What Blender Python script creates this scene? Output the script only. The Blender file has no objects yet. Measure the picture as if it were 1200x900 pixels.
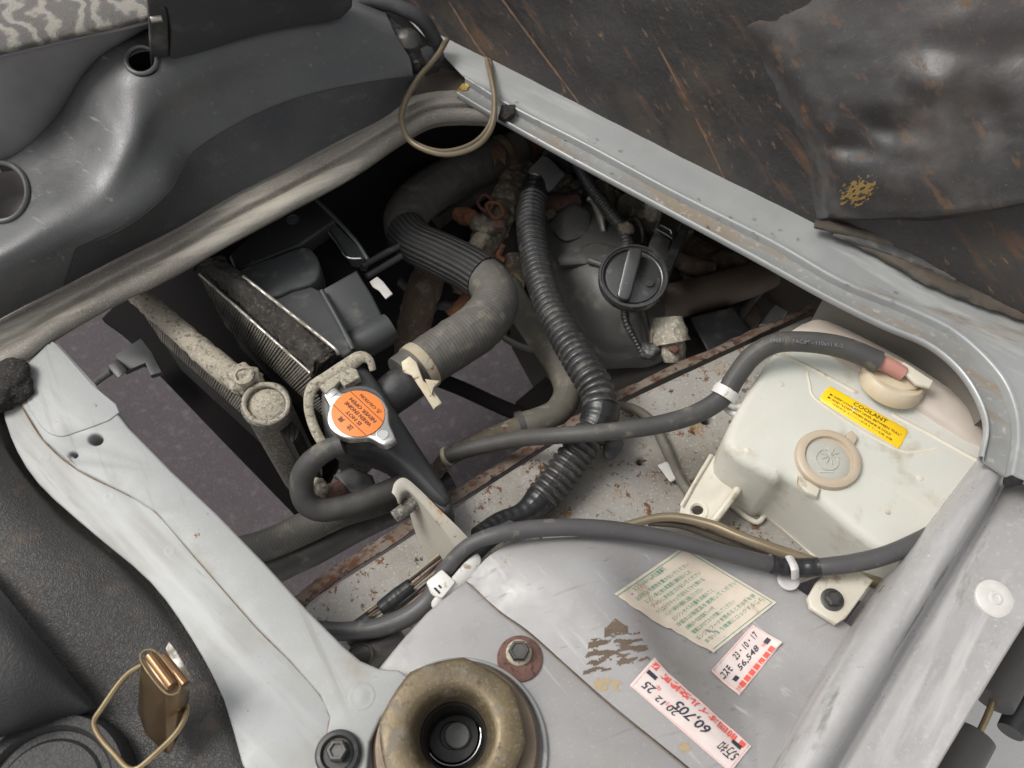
import bpy, bmesh, math, random
from mathutils import Vector, Matrix, noise, geometry
from mathutils.bvhtree import BVHTree

random.seed(7)
SC = bpy.context.scene
COL = SC.collection
R = math.radians

# ------------------------------------------------------------------ camera
CAM = Vector((0.0, -0.36, 0.6235))
FPX = 998.6                       # focal length in photo pixels (1200 wide)
PITCH = R(30)
cd = bpy.data.cameras.new('camera'); co = bpy.data.objects.new('camera', cd); COL.objects.link(co)
co.location = CAM; co.rotation_euler = (PITCH, 0, 0)
cd.sensor_width = 36; cd.lens = 36 * FPX / 1200; cd.clip_start = 0.01; cd.clip_end = 500
SC.camera = co
cd.dof.use_dof = True; cd.dof.focus_distance = 0.74; cd.dof.aperture_fstop = 9

# ------------------------------------------------------------------ light
wd = bpy.data.worlds.new('World'); SC.world = wd; wd.use_nodes = True
nt = wd.node_tree; bg = nt.nodes['Background']
sky = nt.nodes.new('ShaderNodeTexSky'); sky.sky_type = 'NISHITA'; sky.sun_disc = False
SUN_EL, SUN_AZ = R(55), R(-80)    # azimuth measured from +Y towards +X
sky.sun_elevation = SUN_EL; sky.sun_rotation = SUN_AZ
sky.air_density = 1.0; sky.dust_density = 4.0; sky.ozone_density = 1.0
hs = nt.nodes.new('ShaderNodeHueSaturation'); hs.inputs['Saturation'].default_value = 0.10
nt.links.new(sky.outputs[0], hs.inputs['Color']); nt.links.new(hs.outputs[0], bg.inputs['Color'])
bg.inputs['Strength'].default_value = 0.125
sl = bpy.data.lights.new('sun', 'SUN'); sl.energy = 1.5; sl.angle = R(24); sl.color = (1, 0.96, 0.90)
so = bpy.data.objects.new('sun', sl); COL.objects.link(so)
sd = Vector((math.sin(SUN_AZ) * math.cos(SUN_EL), math.cos(SUN_AZ) * math.cos(SUN_EL), math.sin(SUN_EL)))
so.rotation_euler = sd.to_track_quat('Z', 'Y').to_euler(); so.location = sd * 3
vs = SC.view_settings; vs.view_transform = 'Standard'; vs.look = 'None'; vs.gamma = 1
vs.exposure = 0.4; vs.use_curve_mapping = False
SC.cycles.use_denoising = True; SC.cycles.max_bounces = 8; SC.cycles.transparent_max_bounces = 12

# ------------------------------------------------------------------ measuring helpers
def ray(px, py):
    x, y = (px - 600) / FPX, -(py - 450) / FPX
    c, s = math.cos(PITCH), math.sin(PITCH)
    return Vector((x, y * c + s, y * s - c))

def P(px, py, z=0.0):
    """point seen at photo pixel px,py at height z (mm)"""
    d = ray(px, py)
    return CAM + d * ((z / 1000 - CAM.z) / d.z)

def PP(t): return t if isinstance(t, Vector) else P(*t)

def SCALE(px, py, z=0.0):
    return (z / 1000 - CAM.z) / ray(px, py).z / FPX      # metres per photo pixel there

class Plane:
    def __init__(s, a, b, c, flip=False):
        s.o = PP(a); s.u = (PP(b) - s.o).normalized()
        n = s.u.cross(PP(c) - s.o).normalized()
        if n.dot(CAM - s.o) < 0: n = -n
        s.n = n; s.v = s.n.cross(s.u)
    def at(s, px, py, off=0.0):
        d = ray(px, py); o = s.o + s.n * (off / 1000)
        return CAM + d * ((o - CAM).dot(s.n) / d.dot(s.n))
    def uv(s, p): q = p - s.o; return Vector((q.dot(s.u), q.dot(s.v)))
    def xyz(s, u, v, h=0.0): return s.o + s.u * u + s.v * v + s.n * h

def flat(z): 
    pl = Plane((600, 450, z), (700, 450, z), (600, 350, z)); return pl

def cr(p0, p1, p2, p3, t):
    return 0.5 * ((2 * p1) + (p2 - p0) * t + (2 * p0 - 5 * p1 + 4 * p2 - p3) * t * t + (3 * p1 - p0 - 3 * p2 + p3) * t ** 3)

def spline(pts, n, closed=False):
    """n samples per span through pts (Vectors or floats)"""
    m = len(pts); out = []
    spans = m if closed else m - 1
    for i in range(spans):
        if closed: a, b, c, d = pts[i - 1], pts[i], pts[(i + 1) % m], pts[(i + 2) % m]
        else:
            b, c = pts[i], pts[i + 1]
            a = pts[i - 1] if i > 0 else 2 * b - c
            d = pts[i + 2] if i + 2 < m else 2 * c - b
        for k in range(n): out.append(cr(a, b, c, d, k / n))
    if not closed: out.append(pts[-1])
    return out

# ------------------------------------------------------------------ object helpers
BASE = {}
def tag(o, label=None, cat=None, group=None, kind=None):
    if label: o['label'] = label
    if cat: o['category'] = cat
    if group: o['group'] = group
    if kind: o['kind'] = kind
    return o

def thing(name, label, cat, at, group=None):
    o = bpy.data.objects.new(name, None); COL.objects.link(o)
    o.location = PP(at); o.empty_display_size = 0.01
    BASE[o.name] = PP(at).copy()
    return tag(o, label, cat, group)

def mesh(name, verts, faces, mat, parent=None, uvs=None, smooth=45, label=None, cat=None, group=None, kind=None, recalc=True):
    verts = [Vector(v) for v in verts]
    if parent is not None: b = BASE[parent.name]
    else:
        xs = [v.x for v in verts]; ys = [v.y for v in verts]; zs = [v.z for v in verts]
        b = Vector(((min(xs) + max(xs)) / 2, (min(ys) + max(ys)) / 2, min(zs)))
    me = bpy.data.meshes.new(name)
    me.from_pydata([v - b for v in verts], [], faces)
    if uvs is not None:
        ul = me.uv_layers.new(name='UVMap')
        for l in me.loops: ul.data[l.index].uv = uvs[l.vertex_index]
    if recalc:
        bm = bmesh.new(); bm.from_mesh(me); bmesh.ops.recalc_face_normals(bm, faces=bm.faces); bm.to_mesh(me); bm.free()
    if smooth is not None:
        me.polygons.foreach_set('use_smooth', [True] * len(me.polygons))
        if smooth < 179: me.set_sharp_from_angle(angle=R(smooth))
    me.materials.append(MATS[mat] if isinstance(mat, str) else mat)
    o = bpy.data.objects.new(name, me); COL.objects.link(o)
    if parent is not None: o.parent = parent; BASE[o.name] = b
    else: o.location = b; BASE[o.name] = b
    return tag(o, label, cat, group, kind)

def frames(pts):
    n = len(pts); T = []
    for i in range(n):
        a, b = pts[max(i - 1, 0)], pts[min(i + 1, n - 1)]
        T.append((b - a).normalized())
    up = Vector((0, 0, 1)) if abs(T[0].z) < 0.9 else Vector((1, 0, 0))
    N = [(up - T[0] * up.dot(T[0])).normalized()]
    for i in range(1, n):
        q = T[i - 1].rotation_difference(T[i]); v = q @ N[-1]
        N.append((v - T[i] * v.dot(T[i])).normalized())
    return T, N

def tube(name, ctrl, r, mat, parent=None, seg=20, step=3.0, prof=None, cap=True, squash=1.0, rough=0.0, closed=False, **kw):
    """ctrl: [(px,py,z)], r: pixel radius (number or list) -> real tube"""
    pts = [PP(c) for c in ctrl]
    rr = r if isinstance(r, (list, tuple)) else [r] * len(ctrl)
    rad = []
    for c, q in zip(ctrl, rr):
        rad.append(q / 1000 if isinstance(c, Vector) else q * SCALE(*c))
    sp, sr = spline(pts, 24, closed), spline(rad, 24, closed)
    if closed: sp.append(sp[0]); sr.append(sr[0])
    acc = [0.0]
    for i in range(1, len(sp)): acc.append(acc[-1] + (sp[i] - sp[i - 1]).length)
    L = acc[-1]; n = max(3, int(L * 1000 / step)) + 1
    P2, R2, S2 = [], [], []; j = 0
    for k in range(n):
        s = L * k / (n - 1)
        while j < len(acc) - 2 and acc[j + 1] < s: j += 1
        d = acc[j + 1] - acc[j]; f = (s - acc[j]) / d if d > 1e-9 else 0
        P2.append(sp[j].lerp(sp[j + 1], min(f, 1))); R2.append(sr[j] + (sr[j + 1] - sr[j]) * min(f, 1)); S2.append(s)
    T, N = frames(P2)
    V, UV, F = [], [], []
    for k in range(n):
        B = T[k].cross(N[k]); q = R2[k] * (prof(S2[k], L) if prof else 1)
        for i in range(seg + 1):
            a = 2 * math.pi * i / seg
            w = q
            if rough: w *= 1 + rough * noise.noise((P2[k] + (N[k] * math.cos(a) + B * math.sin(a)) * q) * 140)
            V.append(P2[k] + (N[k] * math.cos(a) * squash + B * math.sin(a)) * w); UV.append((S2[k], i / seg))
    # weld the seam by wrapping indices but keep uv seam (duplicate vertex column)
    for k in range(n - 1):
        for i in range(seg):
            a = k * (seg + 1) + i; F.append((a, a + 1, a + seg + 2, a + seg + 1))
    if cap and not closed:
        F.append(tuple(range(seg))[::-1]); b = (n - 1) * (seg + 1); F.append(tuple(b + i for i in range(seg)))
    return mesh(name, V, F, mat, parent, UV, **kw)

def corrugated(pitch, depth=0.13):
    def f(s, L):
        t = (s % pitch) / pitch
        return 1.0 - depth * (0.5 - 0.5 * math.cos(2 * math.pi * t)) ** 2
    return f

def loft(name, rows, mat, parent=None, n=8, m=8, thick=0.0, rough=None, holes=(), smooth=60, **kw):
    """rows of control points -> smooth sheet. rough=(amp mm, freq)"""
    rows = [[PP(c) for c in r] for r in rows]
    cols = [spline(r, m) for r in rows]
    w = len(cols[0]); grid = []
    for j in range(w): grid.append(spline([c[j] for c in cols], n))
    h = len(grid[0])
    V = [grid[j][i] for i in range(h) for j in range(w)]
    UV = [(j / (w - 1), i / (h - 1)) for i in range(h) for j in range(w)]
    F = [(i * w + j, i * w + j + 1, (i + 1) * w + j + 1, (i + 1) * w + j) for i in range(h - 1) for j in range(w - 1)]
    if holes:
        keep = []
        for f in F:
            c = sum((V[i] for i in f), Vector()) / 4
            x, y = pix(c)
            if not any(((x - a) / rx) ** 2 + ((y - b) / ry) ** 2 < 1 for a, b, rx, ry in holes): keep.append(f)
        F = keep
    # make normals face the camera side (up)
    me = bpy.data.meshes.new('tmp'); me.from_pydata(V, [], F); me.update()
    NN = [v.normal.copy() for v in me.vertices]
    avg = sum((p.normal * p.area for p in me.polygons), Vector())
    cen = sum(V, Vector()) / len(V)
    if avg.dot(CAM - cen) < 0:
        NN = [-q for q in NN]; F = [f[::-1] for f in F]
    bpy.data.meshes.remove(me)
    if rough:
        amp, fr = rough
        V = [v + q * (noise.fractal(v * fr, 0.8, 2.0, 3) * amp / 1000) for v, q in zip(V, NN)]
    if thick:
        nV = len(V); V2 = [v - q * (thick / 1000) for v, q in zip(V, NN)]
        cnt = {}
        for f in F:
            for a, b in zip(f, f[1:] + f[:1]): cnt[(a, b)] = 1
        F2 = [tuple(i + nV for i in f[::-1]) for f in F]
        for (a, b) in list(cnt):
            if (b, a) not in cnt: F2.append((b, a, a + nV, b + nV))
        V = V + V2; F = F + F2; UV = UV + UV
    return mesh(name, V, F, mat, parent, UV, smooth=smooth, recalc=False, **kw)

def pix(v):
    d = v - CAM; c, s = math.cos(PITCH), math.sin(PITCH)
    yc = d.y * c + d.z * s; zc = -d.y * s + d.z * c
    return 600 + FPX * d.x / -zc, 450 - FPX * yc / -zc

def ell(px, py, rx, ry=None, n=20, a0=0.0):
    ry = rx if ry is None else ry
    return [(px + rx * math.cos(a0 + 2 * math.pi * k / n), py + ry * math.sin(a0 + 2 * math.pi * k / n)) for k in range(n)]

def offset(poly, d):
    n = len(poly); out = []
    for i in range(n):
        a, b, c = poly[i - 1], poly[i], poly[(i + 1) % n]
        e1 = (b - a); e2 = (c - b)
        if e1.length < 1e-9 or e2.length < 1e-9: out.append(b.copy()); continue
        e1.normalize(); e2.normalize()
        n1 = Vector((-e1.y, e1.x)); n2 = Vector((-e2.y, e2.x)); q = n1 + n2
        if q.length < 1e-6: q = n1
        q.normalize(); k = max(0.45, q.dot(n1))
        out.append(b + q * (d / k))
    return out

def area2(p): return sum(p[i - 1].x * p[i].y - p[i].x * p[i - 1].y for i in range(len(p)))

def plate(name, outline, plane, thick, mat, parent=None, bevel=1.0, holes=(), curve=0, bsteps=3, smooth=50, jag=0, **kw):
    """flat plate (outline in photo pixels on the plane), rounded top edges, real thickness (mm), real holes"""
    if not isinstance(plane, Plane): plane = flat(plane)
    loops = []
    for k, o in enumerate([outline] + list(holes)):
        p = [plane.uv(plane.at(*q)) for q in o]
        if curve: p = spline(p, curve, True)
        if jag and k == 0:
            p = [q + Vector((noise.noise(Vector((q.x, q.y, 3.1)) * 300), noise.noise(Vector((q.x, q.y, 9.7)) * 300))) * (jag / 1000) for q in p]
        ar = area2(p)
        if (ar < 0) == (k == 0): p = p[::-1]
        loops.append(p)
    V, F = [], []
    b = bevel / 1000; t = thick / 1000
    top = []
    for p in loops:
        n = len(p); rings = [(0.0, -t), (0.0, -b)] + [(b * (1 - math.cos(a)), -b + b * math.sin(a)) for a in
                 [math.pi / 2 * (i + 1) / bsteps for i in range(bsteps)]]
        base = len(V)
        for (ins, hgt) in rings:
            for q in (offset(p, ins) if ins else p): V.append(plane.xyz(q.x, q.y, hgt))
        for k in range(len(rings) - 1):
            for i in range(n):
                j = (i + 1) % n; a = base + k * n
                F.append((a + i, a + j, a + n + j, a + n + i))
        top.append((base + (len(rings) - 1) * n, base, n))
    for which in (0, 1):
        flatl = []; idx = []
        for (tp, bt, n) in top:
            s = tp if which == 0 else bt
            flatl.append([Vector((*plane.uv(V[s + i]), 0)) for i in range(n)]); idx += [s + i for i in range(n)]
        for tri in geometry.tessellate_polygon(flatl): F.append(tuple(idx[i] for i in tri))
    return mesh(name, V, F, mat, parent, smooth=smooth, **kw)

def axisframe(ax):
    ax = Vector(ax).normalized()
    u = ax.cross(Vector((0, 1, 0)));
    if u.length < 0.1: u = ax.cross(Vector((1, 0, 0)))
    u.normalize(); return u, ax.cross(u), ax

def lathe(name, c, prof, mat, parent=None, axis=(0, 0, 1), seg=48, poly=None, px=True, arc=None, smooth=40, **kw):
    """prof: [(radius px or mm, height mm)] round an axis through c"""
    o = PP(c); s = SCALE(*c) if (px and not isinstance(c, Vector)) else 0.001
    u, v, w = axisframe(axis); V, F = [], []
    n = len(prof)
    for k, pr in enumerate(prof):
        r, h = pr[0], pr[1]; mod = pr[2] if len(pr) > 2 else 0
        for i in range(seg):
            a = 2 * math.pi * i / seg; q = r * s
            if poly and mod:
                f = 2 * math.pi / poly; g = math.cos(f / 2) / math.cos(((a + f * 0.17) % f) - f / 2)
                q *= 1 + (g / (0.5 + 0.5 * math.cos(f / 2)) - 1) * mod
            V.append(o + (u * math.cos(a) + v * math.sin(a)) * q + w * (h / 1000))
    for k in range(n - 1):
        for i in range(seg):
            j = (i + 1) % seg; F.append((k * seg + i, k * seg + j, (k + 1) * seg + j, (k + 1) * seg + i))
    return mesh(name, V, F, mat, parent, smooth=smooth, **kw)

def blob(name, c, rad, mat, parent=None, amp=0.15, fr=60, sub=4, axis=None, **kw):
    """lumpy casting / foam lump, rad in mm (x,y,z)"""
    bm = bmesh.new(); bmesh.ops.create_icosphere(bm, subdivisions=sub, radius=1)
    o = PP(c); V = []
    for v in bm.verts:
        d = v.co.copy()
        q = Vector((d.x * rad[0], d.y * rad[1], d.z * rad[2])) / 1000
        V.append(o + q * (1 + amp * noise.fractal((o + q) * fr, 0.9, 2.0, 3)))
    F = [tuple(v.index for v in f.verts) for f in bm.faces]; bm.free()
    return mesh(name, V, F, mat, parent, smooth=80, **kw)

def hull(name, pts, mat, parent=None, bevel=1.0, **kw):
    bm = bmesh.new()
    for p in pts: bm.verts.new(PP(p))
    r = bmesh.ops.convex_hull(bm, input=bm.verts)
    bmesh.ops.dissolve_limit(bm, angle_limit=R(4), verts=bm.verts, edges=bm.edges)
    if bevel: bmesh.ops.bevel(bm, geom=bm.edges[:], offset=bevel / 1000, segments=2, affect='EDGES', profile=0.5, clamp_overlap=True)
    bm.verts.index_update(); V = [v.co.copy() for v in bm.verts]; F = [tuple(v.index for v in f.verts) for f in bm.faces]; bm.free()
    return mesh(name, V, F, mat, parent, smooth=35, **kw)

def text_geo(s, shear=0.0, res=2, off=0.0):
    cu = bpy.data.curves.new('t', 'FONT'); cu.body = s; cu.size = 1; cu.shear = shear; cu.resolution_u = res; cu.offset = off
    cu.align_x = 'LEFT'
    ob = bpy.data.objects.new('t', cu); COL.objects.link(ob)
    dg = bpy.context.evaluated_depsgraph_get(); dg.update()
    me = bpy.data.meshes.new_from_object(ob.evaluated_get(dg))
    V = [(v.co.x, v.co.y) for v in me.vertices]; F = [tuple(p.vertices) for p in me.polygons]
    bpy.data.objects.remove(ob); bpy.data.curves.remove(cu); bpy.data.meshes.remove(me)
    return V, F

class Sheet:
    """a paper label: four photo corners (origin, +u, +u+v, +v) laid on a surface function"""
    def __init__(s, a, b, c, d, surf, wr=0.0, lift=0.0): s.q = [Vector(p) for p in (a, b, c, d)]; s.surf = surf; s.wr = wr; s.lift = lift
    def px(s, u, v):
        a, b, c, d = s.q; p = a * (1 - u) * (1 - v) + b * u * (1 - v) + c * u * v + d * (1 - u) * v
        return p.x, p.y
    def at(s, u, v, off):
        if s.wr: off = off + s.wr * (.5 + noise.fractal(Vector((u * 5, v * 4, s.q[0].x)), .8, 2, 3))
        if s.lift: off = off + s.lift * (max(0, u - .8) / .2) ** 2 * (max(0, .7 - v) / .7) + .6 * s.lift * (max(0, .1 - u) / .1) * (max(0, v - .6) / .4)
        return s.surf(*s.px(u, v), off)
    def base(s, name, mat, parent, off=0.35, n=24, m=24, u0=0, u1=1, v0=0, v1=1, edge=None, **kw):
        V, F = [], []
        for i in range(m + 1):
            for j in range(n + 1):
                u = u0 + (u1 - u0) * j / n; v = v0 + (v1 - v0) * i / m
                o = off
                if edge: u, v, o2 = edge(u, v); o += o2
                V.append(s.at(u, v, o))
        W = n + 1
        F = [(i * W + j, i * W + j + 1, (i + 1) * W + j + 1, (i + 1) * W + j) for i in range(m) for j in range(n)]
        return mesh(name, V, F, mat, parent, smooth=80, **kw)
    def write(s, lines, mat, parent, off=0.6, name='printed_text'):
        """lines: (string, u, v, width or None, height, shear)"""
        V, F = [], []
        for (t, u, v, wdt, h, *sh) in lines:
            tv, tf = text_geo(t, sh[0] if sh else 0.0, off=sh[1] if len(sh) > 1 else 0.0)
            if not tv: continue
            x0 = min(p[0] for p in tv); x1 = max(p[0] for p in tv)
            y0 = min(p[1] for p in tv); y1 = max(p[1] for p in tv)
            b = len(V)
            for (x, y) in tv: V.append(s.at(u + (x - x0) / max(x1 - x0, 1e-6) * wdt, v + (y - y0) / max(y1 - y0, 1e-6) * h, off))
            F += [tuple(i + b for i in f) for f in tf]
        return mesh(name, V, F, mat, parent, smooth=None)
# ------------------------------------------------------------------ materials
MATS = {}
def KF(lo, hi): return .64 if hi - lo >= .1 else .76
def M(name, base, rough=0.5, metal=0.0, var=None, layers=(), bump=(), spec=0.5, stripes=None, alpha=None, trans=0.0, coat=0.0, rvar=0.0):
    """procedural surface. var=(scale, colour2, amount); layers=[(colour, scale, lo, hi, rough, stretch)];
    bump=[(kind, scale, mm)]; stripes=(axis 0/1, period, mm)"""
    m = bpy.data.materials.new(name); m.use_nodes = True; t = m.node_tree; N, L = t.nodes, t.links
    p = N['Principled BSDF']; p.inputs['Metallic'].default_value = metal; p.inputs['Specular IOR Level'].default_value = spec
    if coat: p.inputs['Coat Weight'].default_value = coat; p.inputs['Coat Roughness'].default_value = 0.15
    tc = N.new('ShaderNodeTexCoord'); oc = tc.outputs['Object']
    def rgb(c):
        n = N.new('ShaderNodeRGB'); n.outputs[0].default_value = (*c, 1); return n.outputs[0]
    def val(x):
        n = N.new('ShaderNodeValue'); n.outputs[0].default_value = x; return n.outputs[0]
    def noi(scale, detail=5, stretch=None, w=0, rgh=0.6):
        n = N.new('ShaderNodeTexNoise'); n.inputs['Scale'].default_value = scale; n.inputs['Detail'].default_value = detail
        n.inputs['Roughness'].default_value = rgh
        mp = N.new('ShaderNodeMapping'); mp.inputs['Location'].default_value = (w, w * 1.7, w * .3)
        if stretch and len(stretch) == 2:
            mp.vector_type = 'TEXTURE'; mp.inputs['Scale'].default_value = (stretch[0], 1, 1); mp.inputs['Rotation'].default_value = stretch[1]
        elif stretch: mp.vector_type = 'TEXTURE'; mp.inputs['Scale'].default_value = (1 / min(stretch[:2]), 1, 1); mp.inputs['Rotation'].default_value = (0, 0, R(stretch[3]))
        L.new(oc, mp.inputs[0]); L.new(mp.outputs[0], n.inputs['Vector']); return n.outputs['Fac']
    def mr(v, a, b, c=0.0, d=1.0):
        n = N.new('ShaderNodeMapRange'); n.clamp = True
        for i, x in enumerate((a, b, c, d)): n.inputs[i + 1].default_value = x
        L.new(v, n.inputs[0]); return n.outputs[0]
    def mixc(f, a, b):
        n = N.new('ShaderNodeMix'); n.data_type = 'RGBA'; L.new(f, n.inputs[0]); L.new(a, n.inputs[6]); L.new(b, n.inputs[7]); return n.outputs[2]
    def mixf(f, a, b):
        n = N.new('ShaderNodeMix'); n.data_type = 'FLOAT'; L.new(f, n.inputs[0]); L.new(a, n.inputs[2]); L.new(b, n.inputs[3]); return n.outputs[0]
    col = rgb(base); rg = val(rough)
    if var: col = mixc(mr(noi(var[0]), 0.3, 0.7, 0, var[2]), col, rgb(var[1]))
    if rvar: rg = mixf(mr(noi(70, 4, None, 5.5), 0.3, 0.7), val(rough - rvar), val(rough + rvar))
    met = None
    for k, (c, sc, lo, hi, ro, *st) in enumerate(layers):
        f = mr(noi(sc, 6, st[0] if st else None, 3.3 * (k + 1), .6 if hi - lo >= .1 else .76), .5 + (lo - .5) * KF(lo, hi), .5 + (hi - .5) * KF(lo, hi))
        col = mixc(f, col, rgb(c)); rg = mixf(f, rg, val(ro))
        if metal: met = mixf(f, met if met is not None else val(metal), val(0.0))
    L.new(col, p.inputs['Base Color']); L.new(rg, p.inputs['Roughness'])
    if met is not None: L.new(met, p.inputs['Metallic'])
    prev = None
    def addb(hgt, mm):
        nonlocal prev
        b = N.new('ShaderNodeBump'); b.inputs['Distance'].default_value = mm / 1000; b.inputs['Strength'].default_value = 1.0
        L.new(hgt, b.inputs['Height'])
        if prev is not None: L.new(prev, b.inputs['Normal'])
        prev = b.outputs[0]
    for kind, sc, mm in bump:
        if kind == 'noise': addb(noi(sc, 4, None, 7.7), mm)
        else:
            v = N.new('ShaderNodeTexVoronoi'); v.inputs['Scale'].default_value = sc
            if kind == 'leather': v.feature = 'DISTANCE_TO_EDGE'
            dn = N.new('ShaderNodeTexNoise'); dn.inputs['Scale'].default_value = sc * .5
            ma = N.new('ShaderNodeMix'); ma.data_type = 'VECTOR'; ma.inputs[0].default_value = 0.012
            L.new(oc, dn.inputs['Vector']); L.new(oc, ma.inputs[4]); L.new(dn.outputs['Color'], ma.inputs[5]); L.new(ma.outputs[1], v.inputs['Vector'])
            h = v.outputs['Distance']
            if kind == 'leather': h = mr(h, 0, 0.18)
            addb(h, mm)
    if stripes:
        for (ax, per, mm, dark) in stripes:
            sx = N.new('ShaderNodeSeparateXYZ'); L.new(tc.outputs['UV'] if ax < 2 else oc, sx.inputs[0])
            mu = N.new('ShaderNodeMath'); mu.operation = 'MULTIPLY'; mu.inputs[1].default_value = 2 * math.pi / per; L.new(sx.outputs[ax if ax < 2 else ax - 2], mu.inputs[0])
            sn = N.new('ShaderNodeMath'); sn.operation = 'SINE'; L.new(mu.outputs[0], sn.inputs[0])
            h = mr(sn.outputs[0], -1, 1); addb(h, mm)
            if dark:
                src = p.inputs['Base Color'].links[0].from_socket
                L.new(mixc(mr(h, 0.0, 0.8, 1, 0), src, rgb(dark)), p.inputs['Base Color'])
    if prev is not None: L.new(prev, p.inputs['Normal'])
    out = N['Material Output']; sh = p.outputs[0]
    if trans:
        tr = N.new('ShaderNodeBsdfTranslucent'); L.new(p.inputs['Base Color'].links[0].from_socket, tr.inputs['Color'])
        mx = N.new('ShaderNodeMixShader'); mx.inputs[0].default_value = trans; L.new(sh, mx.inputs[1]); L.new(tr.outputs[0], mx.inputs[2]); sh = mx.outputs[0]
    if alpha is not None:
        tr = N.new('ShaderNodeBsdfTransparent'); mx = N.new('ShaderNodeMixShader'); mx.inputs[0].default_value = alpha
        L.new(tr.outputs[0], mx.inputs[1]); L.new(sh, mx.inputs[2]); sh = mx.outputs[0]
    if sh is not p.outputs[0]: L.new(sh, out.inputs['Surface'])
    MATS[name] = m; return m

RUST = (0.13, 0.045, 0.015); RUST2 = (0.20, 0.085, 0.03); DUST = (0.30, 0.26, 0.20); GRIME = (0.10, 0.085, 0.065)
M('ground_lit', (0.62, 0.61, 0.59), 0.9, var=(6, (0.55, .54, .52), .8), bump=[('noise', 200, 1.5)])  # bright ground colour, holds the daylight outside the vehicle
M('asphalt_shaded', (0.064, 0.052, 0.057), 0.9, var=(6, (0.055, 0.047, 0.051), .8), layers=[((0.04, .034, .036), 9, .56, .80, .8), ((0.095, 0.083, 0.086), 60, .58, .80, .9), ((0.12, .11, .11), 260, .64, .80, .9)], bump=[('noise', 260, 2.0)])  # base colour darkened to hold the shade under the vehicle
M('silver_paint', (0.34, 0.345, 0.338), 0.36, 0.25, var=(14, (0.28, 0.29, 0.29), .7), rvar=.08,
  layers=[((0.24, 0.22, 0.19), 9, .62, .84, .6), ((0.40, 0.405, 0.395), 40, .60, .84, .5, (1, .12, 1, -36)), (RUST2, 75, .76, .78, .8), ((0.17, .15, .125), 26, .66, .80, .7, (.22, 1, 1, -28)), ((0.20, .19, .17), 260, .735, .80, .7)], bump=[('noise', 25, .25), ('noise', 420, .03)])
M('white_panel', (0.335, 0.342, 0.337), 0.52, 0.0, var=(12, (0.30, 0.308, 0.302), .9), rvar=.1,
  layers=[((0.30, .298, .285), 5, .52, .80, .6), ((0.37, .375, .365), 420, .60, .84, .6), ((0.27, .265, .245), 90, .62, .80, .6, (1, .05, 1, -60)), ((0.385, 0.39, 0.382), 22, .58, .84, .5, (1, .22, 1, -42)), ((0.27, .25, .21), 10, .64, .82, .6), (RUST2, 60, .715, .735, .8), ((0.25, .24, .22), 240, .73, .78, .7)], bump=[('noise', 18, .12), ('noise', 400, .03)])
M('flange_paint', (0.33, 0.34, 0.338), 0.48, 0.0, var=(10, (0.385, 0.395, 0.39), .9), rvar=.1,
  layers=[((0.30, .295, .27), 7, .54, .80, .6), ((0.30, .30, .29), 500, .62, .84, .6), ((0.43, 0.435, 0.425), 26, .56, .78, .5, (1, .10, 1, -42)), ((0.27, .28, .27), 40, .62, .72, .5, (1, .12, 1, -42)), (RUST2, 60, .75, .77, .8)], bump=[('noise', 30, .16), ('noise', 300, .04)])
M('wing_paint', (0.325, 0.32, 0.316), 0.47, 0.12, var=(8, (0.27, 0.262, 0.26), .9), rvar=.12,
  layers=[((0.27, .25, .245), 24, .54, .78, .55), ((0.345, .34, .335), 450, .62, .84, .6), ((0.22, .21, .20), 140, .66, .80, .6, (1, .06, 1, 20)), ((0.40, .39, .385), 110, .66, .80, .5, (1, .05, 1, -50)), ((0.25, 0.235, 0.215), 14, .64, .90, .5), ((0.30, .22, .12), 30, .735, .775, .8), ((0.20, .185, .165), 260, .735, .80, .7)], bump=[('noise', 16, .25), ('noise', 400, .03)])
M('rail_paint', (0.30, 0.285, 0.26), 0.6, 0.05, var=(16, (0.23, 0.215, 0.19), .9),
  layers=[((0.22, 0.20, 0.17), 12, .52, .75, .8), ((0.22, .14, .07), 34, .60, .695, .85), ((0.12, .05, .016), 46, .605, .645, .9), ((.045, .022, .012), 110, .64, .68, .9), ((0.38, .365, .34), 400, .60, .80, .7)], bump=[('noise', 60, .5), ('noise', 300, .1)])
M('rust_lip', (0.11, 0.07, 0.05), 0.9, var=(40, (0.19, 0.16, 0.13), .9), layers=[((0.085, .036, .018), 90, .50, .66, .9), ((.03, .02, .016), 120, .58, .72, .9)], bump=[('noise', 160, 1.2)])
M('tan_rail', (0.285, 0.262, 0.228), 0.55, 0.15, var=(20, (0.19, 0.17, 0.145), .9),
  layers=[((0.42, 0.39, 0.33), 34, .52, .72, .6, (.10, 1, 1, 27)), ((0.15, 0.12, 0.09), 26, .55, .72, .8, (.12, 1, 1, 27)), ((0.40, .37, .32), 700, .56, .76, .8)], bump=[('noise', 150, .5), ('noise', 500, .3)])
M('sill_paint', (0.42, 0.41, 0.405), 0.34, 0.25, var=(16, (0.35, 0.34, 0.335), .8), rvar=.1,
  layers=[((0.42, .41, .41), 380, .60, .78, .5), ((0.24, .23, .225), 9, .56, .84, .6, (.4, 1, 1, 52)), ((0.45, 0.44, 0.43), 60, .55, .80, .4, (.10, 1, 1, 52)), ((0.19, 0.18, 0.17), 50, .66, .80, .7, (.3, 1, 1, 52)), ((0.12, .11, .10), 120, .72, .77, .8)], bump=[('noise', 45, .35)])
M('black_plastic', (0.028, 0.029, 0.031), 0.42, var=(25, (0.05, 0.05, 0.05), .7), layers=[((0.11, 0.105, 0.095), 30, .58, .85, .7)], bump=[('noise', 500, .06)])
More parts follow.
